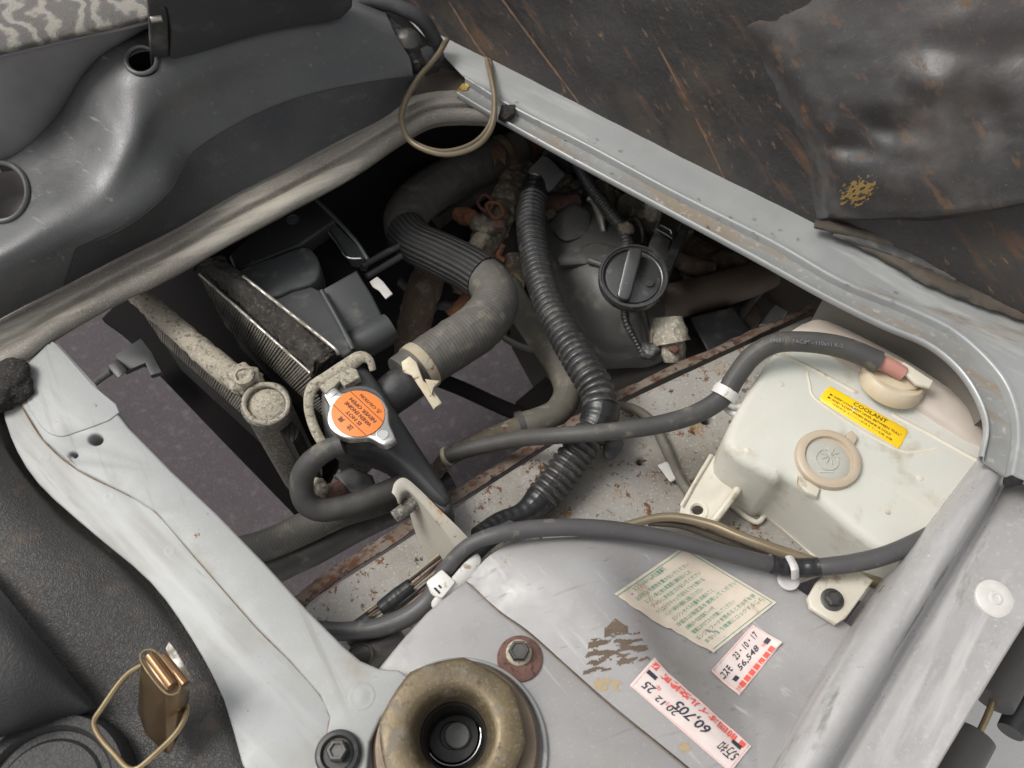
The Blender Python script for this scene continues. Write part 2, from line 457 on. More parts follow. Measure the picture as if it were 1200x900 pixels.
M('shroud_plastic', (0.062, 0.066, 0.067), 0.5, var=(25, (0.045, 0.047, 0.047), .8), layers=[((0.12, 0.12, 0.11), 50, .60, .85, .7)], bump=[('noise', 500, .08)])
M('cover_plastic', (0.082, 0.083, 0.083), 0.42, var=(14, (0.058, 0.059, 0.060), .9), rvar=.07, spec=.8,
  layers=[((0.095, 0.095, 0.093), 26, .56, .84, .55, (1, .45, 1, 30)), ((0.17, 0.168, 0.16), 150, .70, .80, .7, (1, .16, 1, -35)), ((0.12, .105, .098), 11, .66, .90, .6), ((0.12, .12, .118), 600, .62, .84, .7)], bump=[('noise', 700, .22), ('noise', 30, .3)])
M('skirt_plastic', (0.030, 0.031, 0.033), 0.5, var=(16, (0.052, 0.052, 0.053), .9),
  layers=[((0.075, 0.073, 0.07), 60, .60, .84, .6, (1, .5, 1, 20)), ((0.20, 0.195, 0.185), 170, .73, .80, .7, (1, .12, 1, -25)), ((0.10, .1, .098), 500, .66, .84, .7)], bump=[('noise', 900, .12)])
M('trim_plastic', (0.048, 0.048, 0.050), 0.55, layers=[((.08, .08, .08), 40, .6, .8, .6)], bump=[('noise', 900, .08)])
M('seat_base', (0.25, 0.242, 0.24), 0.6, var=(12, (0.14, .135, .135), .8), bump=[('noise', 800, .15)])
M('cup_plastic', (0.17, 0.155, 0.15), 0.5, bump=[('noise', 600, .05)])
M('rubber', (0.046, 0.045, 0.044), 0.56, var=(30, (0.08, 0.075, 0.068), .9), layers=[((0.15, 0.135, 0.11), 50, .60, .82, .8)], bump=[('noise', 300, .15)])
M('hose_rubber', (0.085, 0.081, 0.074), 0.66, var=(20, (0.115, 0.105, 0.09), .9), layers=[((0.17, 0.155, 0.125), 60, .58, .80, .8)], stripes=[(0, .0034, .16, None)], bump=[('noise', 200, .2)])
M('hose_green', (0.095, 0.090, 0.075), 0.68, var=(25, (0.15, 0.135, 0.105), .9), layers=[((0.21, 0.19, 0.15), 70, .55, .80, .8)], bump=[('noise', 200, .2)])
M('braid', (0.030, 0.029, 0.029), 0.6, var=(40, (0.07, .065, .06), .9), stripes=[(1, 1 / 26, .9, (0.012, .012, .012)), (0, .0022, .35, None)])
M('conduit', (0.026, 0.026, 0.027), 0.36, var=(40, (0.045, .043, .041), .8), layers=[((0.11, .102, .09), 60, .58, .85, .75), ((0.12, .11, .1), 500, .62, .8, .8)], spec=.6)
M('loom_vinyl', (0.080, 0.077, 0.078), 0.46, var=(20, (0.055, .053, .053), .8), layers=[((0.15, .14, .12), 70, .66, .85, .7)], bump=[('noise', 120, .3)])
M('tape', (0.018, 0.018, 0.019), 0.35, stripes=[(0, .009, .5, None)], bump=[('noise', 150, .4)])
M('wire_brown', (0.16, 0.09, 0.05), 0.5); M('wire_black', (0.02, 0.02, 0.02), 0.45); M('wire_tan', (0.30, 0.24, 0.17), 0.5); M('wire_grey', (0.15, 0.15, 0.15), 0.5)
M('bracket_paint', (0.42, 0.40, 0.34), 0.5, var=(20, (.34, .31, .25), .9), layers=[((0.36, .21, .09), 34, .60, .70, .8), ((0.12, .05, .02), 90, .66, .72, .9)], bump=[('noise', 120, .3)])
M('foam_black', (0.014, 0.013, 0.013), 0.95, var=(90, (0.035, .031, .027), .9), layers=[((.08, .07, .058), 500, .58, .74, .95)], bump=[('noise', 220, 2.5)])
M('foam_dirty', (0.050, 0.044, 0.038), 0.95, var=(50, (0.022, .020, .018), .9), layers=[((0.10, .088, .072), 260, .56, .78, .95)], bump=[('noise', 240, 1.6)])
M('dusty_metal', (0.40, 0.36, 0.28), 0.85, 0.0, var=(50, (0.26, .23, .18), .9), layers=[((0.48, .44, .36), 420, .52, .74, .9), ((0.16, .14, .11), 240, .56, .72, .9)], bump=[('noise', 320, .8)])
M('dusty_dark', (0.20, 0.185, 0.16), 0.85, 0.0, var=(30, (0.10, .095, .085), .9), layers=[((0.34, .32, .28), 340, .54, .68, .9)], bump=[('noise', 280, .7)])
M('fin_dust', (0.24, 0.22, 0.185), 0.8, var=(60, (.14, .128, .11), .9))
M('core_fins', (0.050, 0.046, 0.040), 0.7, 0.1, var=(20, (0.026, .024, .022), .9), layers=[((0.10, .092, .078), 220, .60, .78, .9)], stripes=[(4, .0085, 2.0, (0.008, .008, .007)), (2, .0045, 1.0, (0.02, .019, .017))])
M('bare_alloy', (0.62, 0.62, 0.60), 0.32, 1.0, var=(30, (0.45, .45, .43), .7), layers=[((0.30, .27, .22), 70, .66, .8, .7)])
M('edge_metal', (0.42, 0.40, 0.36), 0.45, 0.7, layers=[((0.22, .2, .16), 80, .5, .7, .8)])
M('stud_dull', (0.22, .225, .215), .6, .3, var=(90, (.15, .15, .14), .8))
M('cap_orange', (0.78, 0.22, 0.035), 0.45, var=(90, (0.68, .20, .05), .7), layers=[((0.80, .50, .34), 160, .70, .75, .6)])
M('cap_ink', (0.12, 0.035, 0.012), 0.5); M('label_yellow', (0.86, 0.56, 0.01), 0.4, var=(100, (0.80, .48, .01), .6)); M('ink_black', (0.02, 0.018, 0.016), 0.5)
M('tank_plastic', (0.86, 0.84, 0.77), 0.34, var=(16, (0.80, .76, .66), .7), layers=[((0.58, .50, .36), 24, .60, .88, .5), ((0.34, .28, .2), 160, .74, .79, .6)], bump=[('noise', 30, .6)], alpha=.85, trans=.32)
M('tank_solid', (0.84, 0.80, 0.69), 0.36, var=(20, (0.58, .53, .42), .7), layers=[((0.45, .38, .28), 50, .64, .82, .5)], trans=.3)
M('tank_back', (0.68, 0.615, 0.55), 0.4, var=(18, (0.52, .44, .36), .8), trans=.3)
M('lid_ring', (0.56, 0.475, 0.365), 0.35, var=(40, (0.50, .40, .29), .8), trans=.2)
M('lid_face', (0.47, 0.475, 0.43), 0.3, var=(60, (0.56, .54, .46), .8), trans=.2)
M('cap_cream', (0.66, 0.57, 0.42), 0.35, var=(40, (0.56, .46, .32), .8), trans=.2)
M('pipe_pink', (0.55, 0.27, 0.22), 0.35, trans=.2)
M('coolant', (0.36, 0.60, 0.58), 0.3)
M('white_plastic', (0.66, 0.65, 0.62), 0.4, var=(40, (0.52, .50, .46), .8), layers=[((0.30, .24, .17), 90, .66, .78, .7)])
M('plug_white', (0.62, 0.60, 0.57), 0.4, var=(90, (.52, .5, .46), .8))
M('engine_black', (0.070, 0.070, 0.069), 0.46, var=(16, (0.10, .096, .09), .9), layers=[((0.17, .16, .14), 40, .60, .84, .8), ((0.16, .15, .13), 500, .62, .8, .8)], bump=[('noise', 60, .4)])
M('engine_block', (0.055, 0.048, 0.042), 0.8, var=(30, (0.05, .045, .04), .9), bump=[('noise', 60, 2)])
M('cast_dirty', (0.20, 0.165, 0.125), 0.75, 0.15, var=(40, (0.09, .075, .055), .9), layers=[((0.30, .265, .20), 110, .56, .72, .85), (RUST, 45, .60, .68, .9)], bump=[('noise', 140, 1.2)])
M('rust', (0.14, 0.055, 0.026), 0.85, var=(60, (0.22, .10, .05), .9), layers=[((0.055, .03, .02), 110, .56, .66, .9)], bump=[('noise', 200, .8)])
M('rust_wash', (0.105, 0.05, 0.04), 0.85, var=(90, (0.16, .09, .07), .9), layers=[((.06, .03, .022), 260, .56, .74, .9)], bump=[('noise', 300, .5)])
M('clamp', (0.50, 0.46, 0.36), 0.55, 0.3, var=(80, (0.40, .32, .2), .8), layers=[(RUST2, 120, .60, .66, .9)])
M('clamp_rusty', (0.27, 0.20, 0.12), 0.7, 0.3, var=(70, (0.17, .08, .04), .9))
M('boot_cream', (0.42, 0.38, 0.30), 0.8, var=(70, (0.28, .25, .2), .9), layers=[((0.56, .53, .45), 260, .54, .66, .9)], bump=[('noise', 260, .8)])
M('pipe_brown', (0.075, 0.056, 0.044), 0.65, var=(20, (0.11, .085, .062), .9), bump=[('noise', 100, .4)])
m = M('water', (0.9, 0.9, 0.9), 0.03); m.node_tree.nodes['Principled BSDF'].inputs['Transmission Weight'].default_value = 1.0; m.node_tree.nodes['Principled BSDF'].inputs['IOR'].default_value = 1.33
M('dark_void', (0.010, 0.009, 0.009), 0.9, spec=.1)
M('plug_grey', (0.085, 0.083, 0.085), 0.5, layers=[((.15, .14, .13), 60, .58, .82, .7)])
M('channel_dirt', (0.235, 0.24, 0.235), 0.5, 0.1, var=(30, (0.18, .18, .17), .9), layers=[((0.20, .165, .125), 45, .55, .72, .8, (1, .2, 1, -36)), ((0.32, .3, .27), 200, .62, .78, .7), (RUST, 120, .70, .74, .9)], bump=[('noise', 300, .2)])
M('taupe_paint', (0.15, 0.138, 0.12), 0.6, var=(12, (.17, .155, .135), .9))
M('shield_brown', (0.15, 0.11, 0.08), 0.75, .2, var=(30, (.10, .07, .05), .9), layers=[((.22, .18, .14), 120, .56, .76, .9)], bump=[('noise', 150, .8)])
M('cap_black', (0.042, 0.042, 0.042), 0.26, spec=.6, layers=[((.07, .065, .06), 90, .62, .8, .6)], coat=.3)
M('steel_dark', (0.10, 0.098, 0.094), 0.4, 0.7, layers=[((.10, .08, .06), 70, .55, .75, .8)])
M('brass', (0.165, 0.128, 0.070), 0.44, 0.5, var=(40, (0.115, .09, .062), .9), layers=[((0.16, .138, .105), 60, .55, .78, .7), ((0.08, .06, .042), 160, .62, .80, .8), ((0.22, .17, .09), 500, .60, .80, .6), ((0.06, .035, .02), 240, .70, .76, .9)], bump=[('noise', 180, .25)])
M('brass_side', (0.20, 0.155, 0.11), 0.45, 0.5, var=(40, (0.14, .105, .075), .9), bump=[('noise', 120, .3)])
M('gold_bolt', (0.52, 0.37, 0.13), 0.35, 0.9); M('wire_gold', (0.42, 0.36, 0.20), 0.34, 0.85, var=(60, (0.34, .22, .14), .9))
M('bronze', (0.42, 0.24, 0.13), 0.30, 0.85, var=(30, (0.28, .17, .09), .9)); M('bronze_dark', (0.17, 0.125, 0.072), 0.30, 0.75, var=(26, (0.10, .06, .035), .9))
M('cable_tan', (0.20, 0.155, 0.095), 0.36, 0.35, var=(40, (0.27, .225, .16), .8))
M('leather', (0.056, 0.054, 0.052), 0.55, var=(22, (0.048, .043, .040), .9), layers=[((0.10, .078, .062), 60, .60, .85, .7)], bump=[('leather', 330, .28), ('noise', 420, .25), ('noise', 40, .6)])
M('leather_dark', (0.022, 0.021, 0.021), 0.58, bump=[('leather', 260, .12), ('noise', 300, .15)])
M('pan_black', (0.030, 0.028, 0.027), 0.62, 0.0, var=(9, (0.040, .036, .034), .9),
  layers=[((0.060, .040, .028), 12, .52, .80, .85), ((0.105, .052, .025), 42, .58, .78, .9, (1, .35, 1, 35)), ((0.16, .085, .042), 120, .62, .80, .9, (1, .4, 1, 35)), ((0.09, .075, .062), 400, .62, .80, .8)], bump=[('noise', 120, .5), ('noise', 20, .8)])
M('pan_grey', (0.085, 0.076, 0.070), 0.50, 0.2, var=(13, (0.055, .052, .050), .9), layers=[((0.13, .115, .105), 20, .56, .84, .6), ((0.14, .085, .05), 90, .66, .80, .9)], bump=[('noise', 30, 1.0), ('noise', 180, .3)])
M('seam_tan', (0.22, 0.165, 0.11), 0.8, var=(200, (.12, .075, .045), .9))
M('bulk_brown', (0.05, 0.04, 0.033), 0.9, var=(10, (.03, .025, .02), .9))
M('pan_strap', (0.075, 0.066, 0.054), 0.6, var=(30, (0.09, .078, .066), .9), layers=[((.24, .16, .1), 80, .62, .76, .8)])
M('ochre', (0.17, 0.105, 0.03), 0.75, var=(60, (0.2, .13, .04), .9))
M('rib_rust', (0.15, 0.085, 0.05), 0.8, var=(60, (0.07, .045, .03), .9))
M('seal_brown', (0.075, 0.058, 0.042), 0.7, var=(30, (0.04, .034, .027), .9), bump=[('noise', 90, .8)])
M('paper_beige', (0.58, 0.52, 0.43), 0.7, var=(40, (0.60, .50, .41), .8), layers=[((0.47, .35, .27), 22, .63, .72, .8)])
M('paper_white', (0.67, 0.60, 0.57), 0.6, var=(60, (.60, .48, .45), .8)); M('paper_edge', (0.80, .77, .70), .7)
M('ink_green', (0.09, 0.30, 0.20), 0.6); M('ink_red', (0.72, 0.10, 0.075), 0.6); M('ink_pink', (0.80, 0.42, 0.38), 0.6); M('ink_pen', (0.03, 0.03, 0.045), 0.6)
M('steel_black', (0.03, 0.027, 0.024), 0.5, 0.5)
M('residue', (0.095, 0.067, 0.045), 0.8, var=(90, (0.15, .11, .08), .8)); M('residue_pale', (0.50, .48, .45), .7); M('residue_tan', (0.36, .27, .15), .8)
M('step_grey', (0.085, 0.082, 0.080), 0.6, var=(20, (.12, .11, .1), .8), bump=[('noise', 200, .3)])
M('wrap_clear', (0.55, 0.53, 0.52), 0.25)
m = M('seat_fabric', (0.42, 0.39, 0.34), 0.9)
t = m.node_tree; N, L = t.nodes, t.links; p = N['Principled BSDF']; tc = N.new('ShaderNodeTexCoord')
mp = N.new('ShaderNodeMapping'); mp.inputs['Rotation'].default_value = (0, 0, R(-38)); L.new(tc.outputs['Object'], mp.inputs[0])
w = N.new('ShaderNodeTexWave'); w.inputs['Scale'].default_value = 17; w.inputs['Distortion'].default_value = 11; w.inputs['Detail'].default_value = 3; w.inputs['Detail Scale'].default_value = 1.6
L.new(mp.outputs[0], w.inputs['Vector'])
rp = N.new('ShaderNodeValToRGB'); e = rp.color_ramp.elements
e[0].position = .15; e[0].color = (.18, .168, .158, 1); e[1].position = .85; e[1].color = (.40, .375, .33, 1); x = e.new(.5); x.color = (.21, .195, .18, 1)
L.new(w.outputs['Fac'], rp.inputs[0])
ck = N.new('ShaderNodeTexNoise'); ck.inputs['Scale'].default_value = 700; L.new(tc.outputs['Object'], ck.inputs['Vector'])
mx = N.new('ShaderNodeMix'); mx.data_type = 'RGBA'; mx.blend_type = 'MULTIPLY'; mx.inputs[0].default_value = .9
L.new(rp.outputs[0], mx.inputs[6]); L.new(ck.outputs['Color'], mx.inputs[7])
gm = N.new('ShaderNodeMix'); gm.data_type = 'RGBA'; gm.blend_type = 'MIX'; gm.inputs[0].default_value = .25; L.new(mx.outputs[2], gm.inputs[6]); L.new(rp.outputs[0], gm.inputs[7]); L.new(gm.outputs[2], p.inputs['Base Color'])
bp = N.new('ShaderNodeBump'); bp.inputs['Distance'].default_value = .0008; L.new(ck.outputs['Fac'], bp.inputs['Height']); L.new(bp.outputs[0], p.inputs['Normal'])
# ================================================================== SETTING: ground
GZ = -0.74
mesh('ground', [(-60, -60, GZ), (60, -60, GZ), (60, 60, GZ), (-60, 60, GZ)], [(0, 1, 2, 3)], 'asphalt_shaded', smooth=None, kind='structure')
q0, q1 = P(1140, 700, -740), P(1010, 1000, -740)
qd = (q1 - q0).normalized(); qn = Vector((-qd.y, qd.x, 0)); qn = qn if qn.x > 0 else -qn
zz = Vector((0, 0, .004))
mesh('lit_ground_slab', [q0 - qd * 30 + zz, q0 + qd * 30 + zz, q0 + qd * 30 + qn * 40 + zz, q0 - qd * 30 + qn * 40 + zz], [(0, 1, 2, 3)], 'ground_lit', smooth=None, kind='structure')  # same ground, coloured lighter where daylight reaches it

# ================================================================== vehicle body shell
body = thing('vehicle_body', 'silver painted vehicle body shell framing the open engine bay', 'car body', (600, 450, -110))

def drop(row, dz): return [Vector((v.x, v.y, v.z + dz / 1000)) for v in row]
def lerp_rows(a, b, f, dz=0.0): return [p.lerp(q, f) + Vector((0, 0, dz / 1000)) for p, q in zip(a, b)]

# left panel: raised sheet over a spot-welded flange
bay_edge = [(68, 402), (110, 448), (150, 500), (200, 551), (255, 603), (310, 660), (360, 715), (402, 757), (422, 774), (443, 783), (467, 785), (482, 795)]
crease = [(386, 840), (375, 815), (340, 775), (300, 735), (230, 655), (182, 600), (150, 580), (90, 550), (50, 515), (22, 470)]
plate('side_panel', bay_edge + [(470, 815), (446, 842), (433, 870), (428, 925), (360, 925), (368, 900), (381, 868)] + crease + [(32, 425), (55, 402)],
      -4, 32, 'white_panel', body, bevel=2.2, holes=[ell(112, 515, 8.5, 6.5, 16), ell(86, 533, 5, 3.6, 12)])
plate('stamped_step', [(57, 404), (67, 404), (108, 450), (140, 483), (88, 507), (67, 511), (48, 500), (30, 466), (37, 428)], -3.0, 1.2, 'white_panel', body, bevel=1.0, curve=3)
plate('weld_flange', [(2, 462), (12, 512), (44, 566), (108, 624), (176, 682), (224, 748), (262, 820), (300, 925), (385, 925), (394, 850), (385, 815), (345, 768), (240, 650), (160, 574), (100, 545), (60, 512), (34, 470)],
      -6.5, 8, 'flange_paint', body, bevel=1.6, curve=3)
for (x, y) in ((53, 537), (128, 582), (199, 645)):
    lathe('weld_dimple', (x, y, -6.6), [(9, -.1), (6.5, .2), (4, .3), (2, .1), (0, .0)], 'flange_paint', body, seg=20)
tube('seam_sealer', [(x, y, -5.6) for x, y in [(19, 468)] + crease[::-1] + [(386, 842), (381, 870), (368, 905)]], .9, 'seam_tan', body, seg=6, step=4)
lathe('weld_dimple', (424, 816, -4), [(17, -.3), (15.5, .25), (13, .1), (8, .5), (4, .9), (0, 1)], 'white_panel', body, seg=28)
blob('foam_pad', (8, 452, 0), (22, 24, 11), 'foam_black', body, amp=.25, fr=70)

# front cross rail (weathered)
ru = [(-40, 398), (20, 366), (75, 337), (150, 298), (210, 268), (270, 232), (330, 203), (400, 165), (450, 140), (490, 119), (530, 113), (572, 116)]
rl = [(-30, 448), (26, 418), (60, 392), (130, 352), (185, 326), (248, 291), (330, 246), (410, 203), (468, 162), (503, 141), (535, 136), (575, 137)]
A = [P(x, y, 2) for x, y in ru]; B = [P(x, y, 2) for x, y in rl]
loft('cross_rail', [drop(lerp_rows(A, B, -.35), -1), drop(A, 0), lerp_rows(A, B, .10, 2), lerp_rows(A, B, .30, 2.5), lerp_rows(A, B, .42, 2), lerp_rows(A, B, .47, -2.5), lerp_rows(A, B, .53, -3.5), lerp_rows(A, B, .60, .5), lerp_rows(A, B, .80, 2),
                    lerp_rows(A, B, .95, -1), lerp_rows(A, B, 1.0, -6), lerp_rows(A, B, .95, -10), lerp_rows(A, B, .8, -18)], 'tan_rail', body, n=3, m=8, thick=1.2, rough=(.22, 120))
plate('rail_end_plate', [(478, 122), (492, 92), (510, 78), (560, 88), (585, 112), (570, 118), (530, 116)], 0, 2, 'seal_brown', body, bevel=.8)

# rear rail: silver channel that turns the corner into the sill
ro_ = [(500, 45), (567, 73), (650, 118), (740, 161), (870, 218), (960, 258), (1040, 296), (1130, 333), (1215, 385), (1250, 450), (1262, 510), (1255, 585)]
ri = [(545, 92), (600, 126), (690, 172), (790, 226), (905, 284), (985, 330), (1060, 360), (1120, 390), (1168, 435), (1188, 475), (1192, 515), (1185, 557)]
rp_ = [(535, 112), (584, 141), (670, 189), (765, 240), (880, 302), (965, 349), (1033, 383), (1085, 405), (1120, 433), (1143, 467), (1153, 500), (1147, 535)]
O = [P(x, y, 14) for x, y in ro_]; I = [P(x, y, 13) for x, y in ri]; Lp = [P(x, y, 8) for x, y in rp_]
rear_rail = loft('rear_rail', [lerp_rows(I, O, 1.9, 0), O, lerp_rows(I, O, .5, .5), lerp_rows(I, O, .12, .8), lerp_rows(I, O, .04, 1.4), lerp_rows(I, Lp, .02, .6), lerp_rows(I, Lp, .06, -4), lerp_rows(I, Lp, .12, -6), lerp_rows(I, Lp, .45, -4.5), lerp_rows(I, Lp, .76, -3), lerp_rows(I, Lp, .82, -1), lerp_rows(I, Lp, .87, 2.2),
                   lerp_rows(I, Lp, .93, 2.8), lerp_rows(I, Lp, .985, 1.6), lerp_rows(I, Lp, 1.0, -1), lerp_rows(I, Lp, .96, -4), lerp_rows(I, Lp, .75, -8)], 'silver_paint', body, n=3, m=6, thick=1.0)
loft('rail_channel', [lerp_rows(I, Lp, .10, -4.9), lerp_rows(I, Lp, .45, -4.0), lerp_rows(I, Lp, .78, -2.3)], 'channel_dirt', body, n=4, m=6, thick=.5)
nW = [v + Vector((.010, .016, 0)) for v in Lp[5:11]]
loft('inner_quarter', [drop(nW, -8), drop(nW, -60), drop(nW, -130)], 'taupe_paint', body, n=3, m=4, thick=1)
for (x, y) in ((667, 172), (877, 292), (1077, 379), (1158, 524)):
    lathe('rivet', (x, y, 5.5), [(3.5, -2), (3.5, .2), (2.2, .6), (0, .7)], 'silver_paint', body, seg=14)
plate('drip_tab', [(588, 122), (604, 122), (603, 132), (592, 139), (584, 135)], 16, 6, 'foam_black', body, bevel=1)

RAIL_DONE = True
# surface lookups used by things that lie on the wing
def make_surf(o):
    me = o.data; b = BASE[o.name]
    bvh = BVHTree.FromPolygons([v.co + b for v in me.vertices], [tuple(p.vertices) for p in me.polygons])
    def f(px, py, off=0.0):
        d = ray(px, py).normalized(); h, n, i, t = bvh.ray_cast(CAM, d)
        if h is None: return P(px, py, -20 + off)
        if n.dot(d) > 0: n = -n
        return h + n * (off / 1000)
    return f
# right door sill
sL = [(1152, 532), (1110, 588), (1073, 637), (996, 750), (934, 850), (885, 930)]
sR = [(1205, 556), (1180, 597), (1152, 645), (1080, 768), (1020, 872), (980, 940)]
sE = [(1345, 520), (1310, 570), (1272, 622), (1196, 738), (1136, 836), (1080, 930)]
A = [P(x, y, -12) for x, y in sL]; B = [P(x, y, -2) for x, y in sR]; E = [P(x, y, -8) for x, y in sE]
for q_ in (A, B, E): q_[0].z -= .016; q_[1].z -= .002
sill = loft('door_sill', [drop(A, -70), drop(A, -20), A, lerp_rows(A, B, .03, 9), lerp_rows(A, B, .11, 15), lerp_rows(A, B, .26, 19), lerp_rows(A, B, .40, 19), lerp_rows(A, B, .52, 16), lerp_rows(A, B, .62, 9), lerp_rows(A, B, .70, -1), lerp_rows(A, B, .78, -9), lerp_rows(A, B, .86, -12), lerp_rows(B, E, .0, -10),
                   lerp_rows(B, E, .5, -5), lerp_rows(B, E, .86, 0), lerp_rows(B, E, .95, 3), lerp_rows(B, E, 1.0, 1), lerp_rows(B, E, 1.01, -9), lerp_rows(B, E, .98, -60)], 'sill_paint', body, n=3, m=8, thick=1.2)
plug = lathe('sill_plug', make_surf(sill)(1165, 702, .5), [(14.5, -1.5), (14.3, 1), (13, 1.8), (7, 2.2), (5.2, 2), (4.6, 2.8), (3, 3), (2.4, 2.3), (0, 2.3)], 'plug_white', body, seg=40, px=False, axis=(.03, -.03, 1))
tag(plug, 'round white plastic plug in the silver sill')

# inner wing: right sheet (dished) over left sheet
wing_rows = [
 [(548, 682, -17), (575, 652, -13), (612, 636, -12), (680, 630, -13), (760, 633, -22), (830, 641, -30), (890, 664, -37), (950, 702, -43), (1000, 738, -45)],
 [(585, 715, -13), (625, 690, -6), (665, 672, -3), (712, 668, -6), (765, 675, -27), (830, 690, -44), (895, 712, -46), (945, 738, -45), (992, 770, -42)],
 [(620, 740, -12), (660, 722, -5), (695, 710, -2), (735, 712, -7), (780, 722, -31), (842, 740, -49), (895, 755, -50), (935, 775, -45), (975, 800, -38)],
 [(665, 780, -12), (700, 765, -6), (730, 755, -3), (762, 760, -9), (798, 770, -31), (848, 785, -48), (885, 800, -46), (915, 815, -36), (952, 842, -27)],
 [(720, 828, -12), (750, 815, -8), (775, 808, -6), (800, 810, -10), (830, 815, -24), (860, 825, -32), (885, 838, -28), (905, 852, -22), (932, 875, -18)],
 [(800, 893, -12), (815, 882, -11), (830, 872, -10), (845, 868, -11), (858, 868, -14), (872, 872, -15), (885, 880, -15), (895, 890, -14), (915, 908, -13)],
 [(850, 935, -12), (858, 930, -12), (866, 926, -12), (874, 924, -12), (882, 922, -12), (890, 924, -12), (896, 928, -12), (902, 934, -12), (915, 950, -12)]]
wing = loft('inner_wing', wing_rows, 'wing_paint', body, n=8, m=6, thick=1.0)
TA = [PP(c) for c in wing_rows[0]]
loft('wing_edge', [TA, drop(TA, -2), drop([v + Vector((0, .002, 0)) for v in TA], -10), drop([v + Vector((0, .003, 0)) for v in TA], -26)], 'wing_paint', body, n=3, m=6, thick=1)
plate('tower_panel', [(443, 783), (470, 750), (500, 717), (530, 692), (546, 681), (556, 688), (625, 743), (705, 812), (815, 905), (840, 945), (415, 945), (420, 900), (432, 860), (452, 828)], -16, 55, 'wing_paint', body, bevel=3, holes=[ell(533, 862, 46, 44, 24)])
tube('wing_seam', [(x, y, -14.5) for x, y in [(550, 684), (585, 717), (618, 741), (662, 780), (716, 828), (796, 893), (840, 930)]], .8, 'seam_tan', body, seg=6, step=4)

# chassis rail below, rusty
plate('chassis_rail', [(345, 722), (395, 682), (455, 644), (540, 588), (640, 524), (730, 470), (850, 414), (950, 368), (1030, 400), (1010, 640), (870, 690), (640, 690), (560, 760), (440, 850), (350, 850)],
      -112, 70, 'rail_paint', body, bevel=5, holes=[ell(828, 490, 7, 6, 12), ell(750, 540, 4, 3.5, 10), ell(845, 560, 9, 7, 12)])
A = [P(x, y, -116) for x, y in [(350, 716), (395, 680), (455, 641), (540, 585), (640, 521), (730, 466), (850, 410), (952, 363)]]
B = [P(x, y, -124) for x, y in [(340, 704), (385, 668), (447, 630), (533, 574), (634, 512), (725, 458), (846, 403), (948, 357)]]
loft('rail_lip', [A, lerp_rows(A, B, .5, 2), B, drop(B, -10)], 'rust_lip', body, n=3, m=10, thick=1.5, rough=(1.6, 160))

# hook bracket on the chassis rail
hp = [(459, 577, -28), (463, 565, -26), (474, 560, -26), (490, 572, -30), (512, 594, -36), (535, 616, -42), (554, 636, -50)]
hq = [(468, 588, -31), (471, 578, -30), (478, 575, -30), (488, 584, -33), (505, 604, -40), (522, 625, -47), (536, 645, -55)]
A = [PP(c) for c in hp]; B = [PP(c) for c in hq]
loft('hook_bracket', [A, lerp_rows(A, B, .5, 1.2), B, lerp_rows(B, A, .02, -6)], 'bracket_paint', body, n=3, m=6, thick=2)
wb = [P(x, y, z) for x, y, z in [(470, 592, -45), (474, 592, -55), (480, 602, -75), (486, 622, -90), (496, 645, -100), (506, 662, -108), (520, 672, -110)]]
loft('bracket_web', [lerp_rows(B, A, .1, -2), lerp_rows(B, wb, .5), wb], 'bracket_paint', body, n=4, m=6, thick=1.5)
bo = tube('bracket_bolt', [(489, 584, -44), (478, 594, -44), (462, 606, -44)], [8.5, 8.5, 8], 'dusty_dark', body, seg=14, step=.5, prof=corrugated(.0016, .12))
tube('nut', [(492, 581, -48), (481, 591, -48)], 13, 'dusty_metal', bo, seg=6, step=5, smooth=20)

# dark underfloor around the bay: floor skins and far walls that close the bay from the sky
def quadwall(name, pts, z0, z1, mat='dark_void'):
    V = []; F = []
    for (v) in pts: V += [Vector((v.x, v.y, z0)), Vector((v.x, v.y, z1))]
    for i in range(len(pts) - 1): F.append((2 * i, 2 * i + 2, 2 * i + 3, 2 * i + 1))
    mesh(name, V, F, mat, body, smooth=None)
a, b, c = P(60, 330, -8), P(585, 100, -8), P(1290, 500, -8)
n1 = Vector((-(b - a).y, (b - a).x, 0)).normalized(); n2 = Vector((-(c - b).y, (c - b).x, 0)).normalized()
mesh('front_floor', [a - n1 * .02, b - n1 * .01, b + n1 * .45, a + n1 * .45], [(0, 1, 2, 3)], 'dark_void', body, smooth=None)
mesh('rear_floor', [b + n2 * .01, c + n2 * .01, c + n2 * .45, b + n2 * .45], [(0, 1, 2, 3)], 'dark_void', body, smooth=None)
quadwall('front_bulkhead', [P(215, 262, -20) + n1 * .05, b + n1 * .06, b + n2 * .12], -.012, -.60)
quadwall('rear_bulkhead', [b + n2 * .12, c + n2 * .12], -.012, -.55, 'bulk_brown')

on_wing = make_surf(wing)
